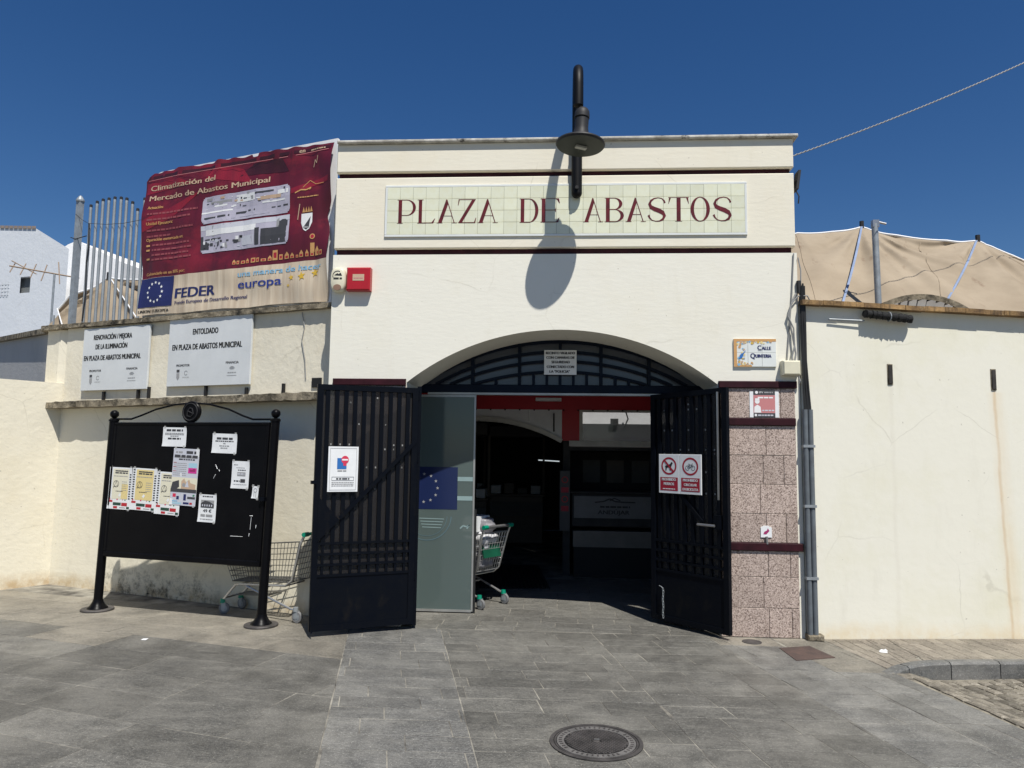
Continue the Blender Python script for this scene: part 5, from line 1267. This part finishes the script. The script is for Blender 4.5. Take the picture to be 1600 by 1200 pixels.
for uu, z0, z1 in ((.833, 2.355, 2.53), (1.85, 2.32, 2.502)):
    m = MB(); m.box(uu-.018, uu+.018, -.016, .0, z0, z1); m.build('weep_slot', mat('slot_dark', (.05, .045, .04), .9, var=.3), rw)
    MB().box(uu-.026, uu+.026, -.006, .0, z0-.012, z1+.01).build('slot_rim', M_concrete, rw)
rk = thing('rolled_netting', 'roll of black netting tied under the coping of the street wall', 'roll', RWF @ V((.80, -.075, 2.985)), RZ2)
m = MB(); n = 60; pts = []; rs = []
for k in range(n+1):
    pts.append((-.23+.46*k/n, .004*math.sin(k), -.045*(k/n-.5))); rs.append(.036+.004*math.sin(k*2.6)+.003*math.sin(k*.9))
m.tube(pts, rs, 12); m.build('roll_body', M_blackroll, rk, True)
MB().tube([(.045*0, .043*math.cos(R(a)), -.002+.043*math.sin(R(a))) for a in range(0, 360, 30)], .005, 6, closed=True).build('wire_tie', M_galv, rk)
tag(MB().tube([RWF @ V((.24, -.03, 2.955)), RWF @ V((.58, -.04, 2.945))], .008, 6).build('iron_rod', M_galv), 'thin pale rod lying beside the black netting under the coping', 'rod')

# ------------------------------------------------------------------ awnings behind the walls
def tarp(name, label, top, y0, y1, zb, peaks, nx, nz, x0, x1):
    t = thing(name, label, 'awning')
    def tz(x):
        for (a, b), (c, d) in zip(top, top[1:]):
            if x <= c:
                s_ = max(0, (x-a)/(c-a)); return b+(d-b)*s_-.10*(c-a)*4*s_*(1-s_)*.55
        return top[-1][1]
    vs = []
    def pos(x, f):
        z = tz(x)+(zb-tz(x))*(f*.85+.15*f*f); y = y1+(y0-y1)*f
        for px, pz in peaks:
            r_ = math.hypot(x-px, (f)*1.6)+.02; an = math.atan2(x-px, f*1.6+.05)
            k = math.exp(-r_*.9)*min(1, r_*r_*5)
            y -= .075*k*(math.sin(an*11+px)+.45*math.sin(an*21+1))
        y += .03*math.sin(x*3+f*5)
        return (x, y, z)
    for j in range(nz+1):
        for i in range(nx+1): vs.append(pos(x0+(x1-x0)*i/nx, j/nz))
    MB().add(vs, [(j*(nx+1)+i, (j+1)*(nx+1)+i, (j+1)*(nx+1)+i+1, j*(nx+1)+i+1) for j in range(nz) for i in range(nx)]).build('cloth', M_tarp, t, True)
    hem = [V(pos(x0+(x1-x0)*i/nx, 0)) for i in range(nx+1)]
    MB().tube(hem, .016, 6).build('hem', M_paper, t)
    for px, pz in peaks:
        c = V(pos(px, 0)); MB().tube([c+V((0, 0, -.05)), c+V((0, 0, .08))], .03, 8).build('peak_clamp', M_lampgrey, t)
    return t, pos
tr, posr = tarp('shade_awning', 'sagging tan shade awning with two peaks behind the street wall', [(2.3, 4.60), (3.23, 4.70), (4.09, 4.78), (5.59, 4.57), (7.2, 4.05), (9.5, 3.6)], .75, 3.0, 2.85, [(4.09, 4.78), (5.59, 4.57)], 330, 90, 2.35, 9)
def strap(f, w=.013):
    e0, e1 = V(f(0)), V(f(1)); m = MB(); pts = [e0.lerp(e1, k/12)+V((0, -.05-.12*math.sin(math.pi*k/12)*.6, .0)) for k in range(13)]; vs = []
    for p in pts: vs += [p-V((w, 0, 0)), p+V((w, 0, 0)), p+V((w, .012, 0)), p+V((-w, .012, 0))]
    m.add(vs, [(4*k+a, 4*k+(a+1) % 4, 4*k+4+(a+1) % 4, 4*k+4+a) for k in range(12) for a in range(4)]); return m
strap(lambda s_: posr(4.07-1.12*s_, .0+.9*s_)).build('strap', M_strap, tr)
strap(lambda s_: posr(5.55-1.50*s_, .0+.85*s_)).build('strap', M_strap, tr)
mp = thing('steel_mast', 'slim grey steel mast rising in front of the right awning', 'pole', (3.505, 1.2, 2.6))
MB().tube([(0.02, 0, .0), (0, 0, 1.66)], .034, 10).build('mast_tube', M_galv, mp, True)
m = MB(); m.box(-.03, .04, -.03, .03, 1.62, 1.70).tube([(0, 0, 1.69), (.12, -.01, 1.655)], .012, 6); m.build('mast_bracket', M_steel, mp)
ra = thing('barrel_roof', 'low curved concrete barrel roof edge under the right awning', 'roof', (3.85, .95, 0), R(4))
pts = arcpts(0, 2.75, .75, .62, 0, 180, 24)
recalc(flatbar(MB(), [(x, 0, z) for x, z in pts], .06, -.03, .6).build('roof_rim', M_concrete, ra))
MB().xprism([(x, z) for x, z in pts if True][0:25], .05, .1).build('roof_end', mat('barrel_grey', (.34, .33, .32), .8), ra)
tl, posl = tarp('shade_awning', 'tan shade awning seen through the pipe railing at left', [(-9.2, 3.0), (-8.18, 3.67), (-7.83, 4.05), (-7.21, 4.36), (-6.3, 4.36), (-4.2, 4.3)], 3.45, 4.0, 2.9, [(-7.21, 4.34)], 90, 24, -8.0, -4.3)
tr['label'] = 'sagging tan shade awning with two peaks behind the street wall'
for x_, dx_ in ((3.2, -.4), (4.85, -.75), (6.5, -1.1)):
    MB().tube([V(posr(x_+dx_*k/20, k/20*.95))+V((0, -.004, 0)) for k in range(21)], .005, 5).build('seam', M_tarp, tr)
tag(MB().tube([posl(-7.15, .02), posl(-6.9, .2), posl(-6.2, .75)], .010, 6).build('guy_rope', M_paper), 'white rope running down the left awning from its peak', 'rope')
tag(MB().tube([(-8.0, 3.95, 3.85), (-7.3, 3.2, 3.3)], .010, 6).build('guy_rope', M_paper), 'white rope at the low outer corner of the left awning', 'rope')

# ------------------------------------------------------------------ houses beyond
hs = thing('white_house', 'tall pale limewashed house with a small deep window at the far left', 'house', (-14.65, 12.0, 0), R(0))
hn = V((-math.sin(R(15)), -math.cos(R(15)))); hd = V((math.cos(R(15)), -math.sin(R(15))))     # wall normal, wall direction to the right
hbk = V((-.62, .78))
def hp(s_, d, z): return (hd.x*s_+hbk.x*d, hd.y*s_+hbk.y*d, z)
prof = [(-6, 0), (1.27, 0), (1.27, 7.05), (-.02, 7.74), (-6, 8.35)]
# wall face with a window opening, built as a ring of quads
wx0, wx1, wz0, wz1 = -.46, -.08, 5.92, 6.38
m = MB()
def quad(a, b, c, d): m.add([hp(*p) for p in (a, b, c, d)], [(0, 1, 2, 3)])
quad((-6, 0, 0), (wx0, 0, 0), (wx0, 0, 7.78), (-6, 0, 8.35)); quad((wx1, 0, 0), (1.27, 0, 0), (1.27, 0, 7.05), (-.02, 0, 7.74)); m.add([hp(wx1, 0, 0), hp(-.02, 0, 7.74), hp(wx1, 0, 7.743)], [(0, 1, 2)])
quad((wx0, 0, 0), (wx1, 0, 0), (wx1, 0, wz0), (wx0, 0, wz0)); quad((wx0, 0, wz1), (wx1, 0, wz1), (wx1, 0, 7.743), (wx0, 0, 7.78))
D_ = .22
for (a, b) in (((wx0, wz0), (wx1, wz0)), ((wx1, wz0), (wx1, wz1)), ((wx1, wz1), (wx0, wz1)), ((wx0, wz1), (wx0, wz0))): quad((a[0], 0, a[1]), (b[0], 0, b[1]), (b[0], D_, b[1]), (a[0], D_, a[1]))
for (a, b) in zip(prof[1:], prof[2:]+prof[:1]): quad((a[0], 0, a[1]), (a[0], 7, a[1]), (b[0], 7, b[1]), (b[0], 0, b[1]))
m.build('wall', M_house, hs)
m = MB(); m.add([hp(wx0, D_-.01, wz0), hp(wx1, D_-.01, wz0), hp(wx1, D_-.01, wz1), hp(wx0, D_-.01, wz1)], [(0, 1, 2, 3)]); m.build('window', mat('window_shutter', (.16, .17, .17), .5), hs)
m = MB()
for k in range(34):
    s0 = -6+k*.176; zz = 7.74+.102*max(0, -s0-.02)
    m.add([hp(s0, -.05, zz-.02), hp(s0+.16, -.05, zz-.036), hp(s0+.16, -.05, zz+.04), hp(s0, -.05, zz+.055), hp(s0, .3, zz+.06), hp(s0+.16, .3, zz+.045)], [(0, 1, 2, 3), (3, 2, 5, 4)])
m.build('eave_tiles', M_wood, hs, kind='stuff')
m = MB()
for k in range(4):
    m.add([hp(-1.35+.12*k, -.02, 5.85), hp(-1.29+.12*k, -.02, 5.85), hp(-1.29+.12*k, -.02, 6.3), hp(-1.35+.12*k, -.02, 6.3)], [(0, 1, 2, 3)])
    m.add([hp(-1.4, -.025, 5.9+.1*k), hp(-.9, -.025, 5.9+.1*k), hp(-.9, -.025, 5.93+.1*k), hp(-1.4, -.025, 5.93+.1*k)], [(0, 1, 2, 3)])
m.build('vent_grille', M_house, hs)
h2 = thing('sunlit_house', 'bright sunlit white gable house seen behind the pipe railing', 'house', (-15.6, 16, 0), R(-8))
MB().xprism([(-3.5, 0), (1.05, 0), (1.05, 7.8), (-.75, 8.62), (-1.1, 8.5), (-3.5, 7.2)], 0, 6).build('wall', mat('bright_limewash', (.80, .79, .77), .85, var=.04), h2)
MB().box(.0, .12, 6.001, 6.2, 7, 8).build('chimney_stub', M_wood, h2)
h3 = thing('dark_parapet', 'low dark parapet of a far roof left of the banner', 'roof', (-7.1, 5.4, 4.45), 0)
MB().box(-.5, 2.2, 0, .4, -.6, .12).build('parapet_wall', M_innerdark, h3)
for x in (-.42, -.2, .02, .2): MB().box(x, x+.05, -.05, .05, .1, .16).build('merlon', M_innerdark, h3)
an = thing('tv_antenna', 'thin rusty television antenna on a mast before the white house', 'antenna', (-9.6, 6.0, 3.6), R(20))
MB().tube([(0, 0, 0), (0, 0, 1.32)], .02, 8).build('mast', M_galv, an)
m = MB(); m.tube([(-.75, 0, 1.42), (.42, 0, 1.28)], .014, 6)
for x, l in ((-.72, .18), (-.55, .2), (-.38, .24), (-.2, .28)): m.tube([(x, -.05, 1.40-.12*(x+.75)-l*.6), (x+.05, .05, 1.40-.12*(x+.75)+l*.6)], .010, 5)
for x, l in ((.12, .5), (.36, .42)): m.tube([(x, -.08, 1.3-l*.35), (x-.09, .08, 1.33+l*.5)], .010, 5)
m.tube([(-.72, 0, 1.52), (-.3, 0, 1.30)], .010, 5); m.build('antenna_element', mat('rusty_wire', (.34, .24, .16), .7), an)

# ------------------------------------------------------------------ covers on the ground
mh = thing('manhole_cover', 'round cast iron manhole cover with a studded grid in the paving', 'manhole', (MH[0], MH[1], 0))
def ringmb(r0, r1, z0, z1, n=56):
    m = MB(); vs = []
    for k in range(n):
        t = 2*math.pi*k/n; c, s_ = math.cos(t), math.sin(t); vs += [(r0*c, r0*s_, z0), (r0*c, r0*s_, z1), (r1*c, r1*s_, z1), (r1*c, r1*s_, z0)]
    m.add(vs, [(4*k+a, 4*((k+1) % n)+a, 4*((k+1) % n)+(a+1) % 4, 4*k+(a+1) % 4) for k in range(n) for a in range(4)]); return m
MB().lathe([(.268, -.004), (.268, .0035)], 56).build('seat', M_castdark, mh)
recalc(ringmb(.246, .268, -.004, .007).build('outer_frame', M_castiron, mh)); recalc(ringmb(.232, .241, -.004, .006).build('inner_frame', M_castiron, mh))
recalc(ringmb(.185, .227, -.004, .0065).build('lettering_ring', M_castlight, mh))
m = MB()
for k in range(44):
    a = 2*math.pi*k/44
    if k % 11 in (5,): continue
    M4 = Matrix.Rotation(a, 4, 'Z') @ Matrix.Translation((.206, 0, 0)); m.box(-.009, .009, -.005, .004, .0065, .0095, M4)
m.build('raised_mark', M_castiron, mh, kind='stuff')
m = MB()
for i in range(-11, 12):
    for j in range(-11, 12):
        x, y = i*.0165, j*.0165
        if .025 < math.hypot(x, y) < .176:
            M4 = Matrix.Rotation(R(40), 4, 'Z') @ Matrix.Translation((x, y, 0)); m.box(-.0062, .0062, -.0062, .0062, .003, .0085, M4)
m.build('tread_stud', M_castiron, mh, kind='stuff')
MB().lathe([(.022, .003), (.022, .008), (.008, .011)], 16).build('lift_boss', M_castiron, mh)
MB().box(-.012, .02, .012, .03, .008, .011).build('maker_plate', M_steel, mh)
sq = tag(MB().prism([(1.932, -.765), (2.287, -.632), (2.196, -.285), (1.908, -.377)], -.006, .005).build('plate', M_rust), 'flat square rusty access cover in front of the granite pilaster', 'cover')
sq.name = 'access_cover'
rc = MB().lathe([(.085, -.004), (.085, .004), (.06, .007), (.004, .008)], 24, Matrix.Translation((1.725, -.185, 0)))
tag(rc.build('round_cap', M_castiron, None, True), 'small round dark utility cap at the foot of the pilaster', 'cover')
lt = MB(); lt.add([(2.74, -.42, .003), (2.79, -.44, .004), (2.80, -.40, .016), (2.76, -.385, .02), (2.735, -.40, .006)], [(0, 1, 2, 3, 4)]); lt.add([(2.775, -.39, .004), (2.81, -.40, .012), (2.80, -.37, .022)], [(0, 1, 2)])
tag(lt.build('paper_scrap', M_paper), 'tiny crumpled white paper scrap on the sidewalk', 'litter')
lt = MB(); lt.add([(-3.60, -.75, .003), (-3.55, -.76, .004), (-3.54, -.73, .012), (-3.59, -.725, .008)], [(0, 1, 2, 3)])
tag(lt.build('paper_scrap', M_paper), 'white paper scrap lying on the paving before the notice board', 'litter')

# ------------------------------------------------------------------ inside of the market hall
ih = thing('market_hall', 'dark market hall interior seen through the open gate', 'hall')
MB().box(-2.25, -1.5, .69, .78, 0, 3.0).build('front_partition', M_inner, ih)
MB().box(1.5, 2.25, .69, .78, 0, 3.0).build('front_partition', M_inner, ih)
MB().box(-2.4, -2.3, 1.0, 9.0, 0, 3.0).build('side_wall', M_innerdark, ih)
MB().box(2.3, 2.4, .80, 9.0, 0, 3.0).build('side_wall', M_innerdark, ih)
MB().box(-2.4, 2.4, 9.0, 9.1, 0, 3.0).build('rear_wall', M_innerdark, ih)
for (a, b, c, d) in ((-2.3, 2.3, .69, 3.15), (-2.3, .15, 3.15, 4.40), (2.0, 2.3, 3.15, 4.4), (-2.3, 2.3, 4.4, 9.0)): MB().box(a, b, c, d, 2.95, 3.05).build('ceiling', M_inner if c < 1 else M_innerdark, ih)  # gap added so sun reaches the wall behind the kiosk window
m = MB(); m.add([(-2.3, 1.6, -.004), (2.3, 1.6, -.004), (2.3, 9, -.004), (-2.3, 9, -.004)], [(0, 1, 2, 3)]); m.build('floor', mat('hall_floor_tile', (.05, .048, .045), .5, var=.2), ih)
# inner arch partition at y = 3
MB().box(-2.29, 2.29, 3.0, 3.12, 2.25, 2.95).build('red_beam', M_innerred, ih)
MB().box(.03, .268, 2.998, 3.118, 1.83, 2.25).build('red_pier', M_innerred, ih)
m = MB(); R3 = 2.39; zc = 2.15-R3; xs3 = [-2.29+2.32*i/28 for i in range(29)]
az = lambda x, r_: zc+math.sqrt(max(0, r_*r_-(x+1.13)**2))
for a, b in zip(xs3, xs3[1:]):
    for y in (3.0, 3.1): m.add([(a, y, az(a, R3)), (b, y, az(b, R3)), (b, y, 2.25), (a, y, 2.25)], [(0, 1, 2, 3)])
m.build('spandrel', M_inner, ih)
recalc(flatbar(MB(), [(x, 0, az(x, R3)-.028) for x in xs3], .056, 2.96, 3.3).build('arch_rim', M_haze, ih))
MB().tube([(-.42, 2.985, 2.09), (-.42, 2.985, 2.25)], .012, 6).build('wall_pipe', M_paper, ih)
MB().tube([(-.08, 2.985, 1.95), (-.08, 2.985, 2.2)], .010, 6).build('wall_pipe', M_lampgrey, ih)
m = MB()
for k in range(12): m.sphere((-1.15+k*.2, 2.97, 2.245), .012, 5)
m.build('bulb_row', M_black, ih, kind='stuff')
# window above the kiosk; added wall under a roof gap makes its pane bright
MB().box(.268, .312, 2.985, 3.1, 1.80, 2.25).build('window_frame', M_haze, ih)
MB().box(.312, 2.29, 2.985, 3.1, 2.225, 2.25).build('window_frame', M_haze, ih)
MB().box(.13, 2.29, 2.96, 3.1, 1.757, 1.83).build('window_sill', M_haze, ih)
MB().box(.312, 2.29, 3.05, 3.056, 1.83, 2.225).build('window_pane', M_clear, ih)
MB().box(.15, 2.29, 4.42, 4.5, 1.70, 2.95).build('added_bright_wall', M_paper, ih)  # added white wall, sunlit to brighten the pane
MB().box(.15, 2.29, 4.36, 4.40, 1.75, 2.12).build('added_grey_panel', M_lampgrey, ih)  # added to grey the lower half of the pane
m = MB(); m.tube([(1.0, 4.33, 2.08), (1.05, 4.33, 2.2), (1.02, 4.33, 2.3)], .012, 5); m.box(.78, .9, 4.3, 4.34, 2.1, 2.2); m.build('added_black_bits', M_black, ih)  # added dark shapes against the bright wall
MB().box(.05, .148, 3.13, 4.42, 0, 2.94).build('sun_block_side', M_innerdark, ih)  # added to stop sun from the gap leaking through the arch
MB().box(.15, 2.29, 3.12, 4.42, 1.70, 1.75).build('sun_block_ceiling', M_innerdark, ih)  # added to keep sun from the roof gap out of the kiosk
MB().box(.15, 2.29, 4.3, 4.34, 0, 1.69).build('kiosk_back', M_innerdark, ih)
kc = thing('kiosk_counter', 'dark kiosk counter with a white sign panel and mountain logo inside the hall', 'counter', (0, 3.0, 0))
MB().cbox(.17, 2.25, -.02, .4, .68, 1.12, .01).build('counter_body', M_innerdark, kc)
MB().box(.20, 2.2, -.03, -.022, .795, 1.085).build('sign_panel', mat('grey_sign_panel', (.17, .17, .17), .6), kc)
MB().box(.19, 2.2, .05, .35, .40, .615).build('lower_panel', mat('beige_panel', (.20, .18, .155), .6), kc)
MB().box(.2, 2.2, .06, .36, .0, .40).build('plinth', M_black, kc)
MB().cbox(.15, 2.25, -.05, .42, 1.12, 1.15, .008).build('counter_top', M_innerdark, kc)
P = Print(kc, lambda u, v, o: (u, -.03-o, v))
P.line([(.48, 1.005), (.6, 1.02), (.68, 1.055), (.75, 1.02), (.86, 1.012), (1.02, 1.01)], .018, 'black', 'mountain_logo'); P.line([(.68, 1.03), (.74, 1.065), (.82, 1.03)], .014, 'black', 'mountain_logo')
P.greek(.55, .95, .935, .024, 'black'); P.text('ANDÚJAR', .52, .94, .85, .055, 'black', .006); P.done()
ps = thing('poster_column', 'narrow column with dim posters left of the kiosk counter', 'column', (.075, 2.97, 0))
MB().box(-.068, .068, 0, .1, .62, 1.42).build('column_board', mat('dim_grey_board', (.085, .085, .085), .7), ps)
P = Print(ps); 
for k, z in enumerate((1.30, 1.17, 1.04, .92)): P.ring(0, z, .045, .012, ('red', 'dgrey')[k % 2], 'round_mark') if k % 2 == 0 else P.rect(-.05, z-.04, .05, z+.03, 'crimson')
P.done()
tag(MB().cbox(-.32, .02, 2.60, 2.72, 2.345, 2.385, .006).build('strip_light', M_paper), 'unlit white strip light under the red beam', 'light')
for x0, x1, y, z in ((-.42, .0, 7.6, 1.50),):
    tag(MB().tube([(x0, y, z+.02), (x1, y, z)], .010, 8).build('lit_tube', M_light), 'thin glowing tube light deep inside the dark hall', 'light')
for k, (x, y, w) in enumerate(((-1.75, 5.4, 1.1), (-.95, 6.9, 1.3), (-1.9, 7.6, .8))):
    st = thing('market_stall', ('dim market stall nearest on the left inside the hall', 'dim market stall in the middle of the hall at the back', 'dim market stall deepest on the left inside the hall')[k], 'stall', (x, y, 0), 0, 'stalls inside the hall')
    MB().cbox(-w/2, w/2, -.3, .3, 0, .86, .01).build('counter', M_stall, st)
    MB().cbox(-w/2-.03, w/2+.03, -.34, .34, .86, .90, .008).build('counter_top', M_stall, st)
    MB().box(-w/2, w/2, -.36, -.34, .5, .75).build('front_panel', M_stallpanel, st)
    MB().cbox(-w/2, w/2, -.32, .1, 1.95, 2.15, .01).build('name_board', M_stallpanel, st)
    for sx in (-1, 1): MB().box(sx*w/2-.02, sx*w/2+.02, .05, .09, .9, 1.95).build('post', M_stall, st)
    for q_ in range(5): MB().cbox(-w/2+.08+q_*w*.19, -w/2+.05+(q_+.85)*w*.19, -.22, .12, .90, 1.0+.05*((q_*7) % 3), .008).build('goods_tray', (M_stallpanel, M_inner, M_stall)[q_ % 3], st)
for k, x in enumerate((.36, .72, 1.1)):
    MB().box(x, x+.26, 4.285, 4.298, 1.22, 1.56).build('back_poster', (M_stallpanel, M_stall)[k % 2], ih)
mt = thing('entrance_mat', 'ribbed dark entrance mat on the floor inside the hall', 'mat', (-.55, 2.05, .0), R(6))
MB().box(-.45, .45, 0, 1.9, -.002, .010).build('mat_base', M_black, mt)
for k in range(18): MB().box(-.44+k*.05, -.425+k*.05, .02, 1.88, .010, .019).build('mat_rib', M_lampgrey, mt)
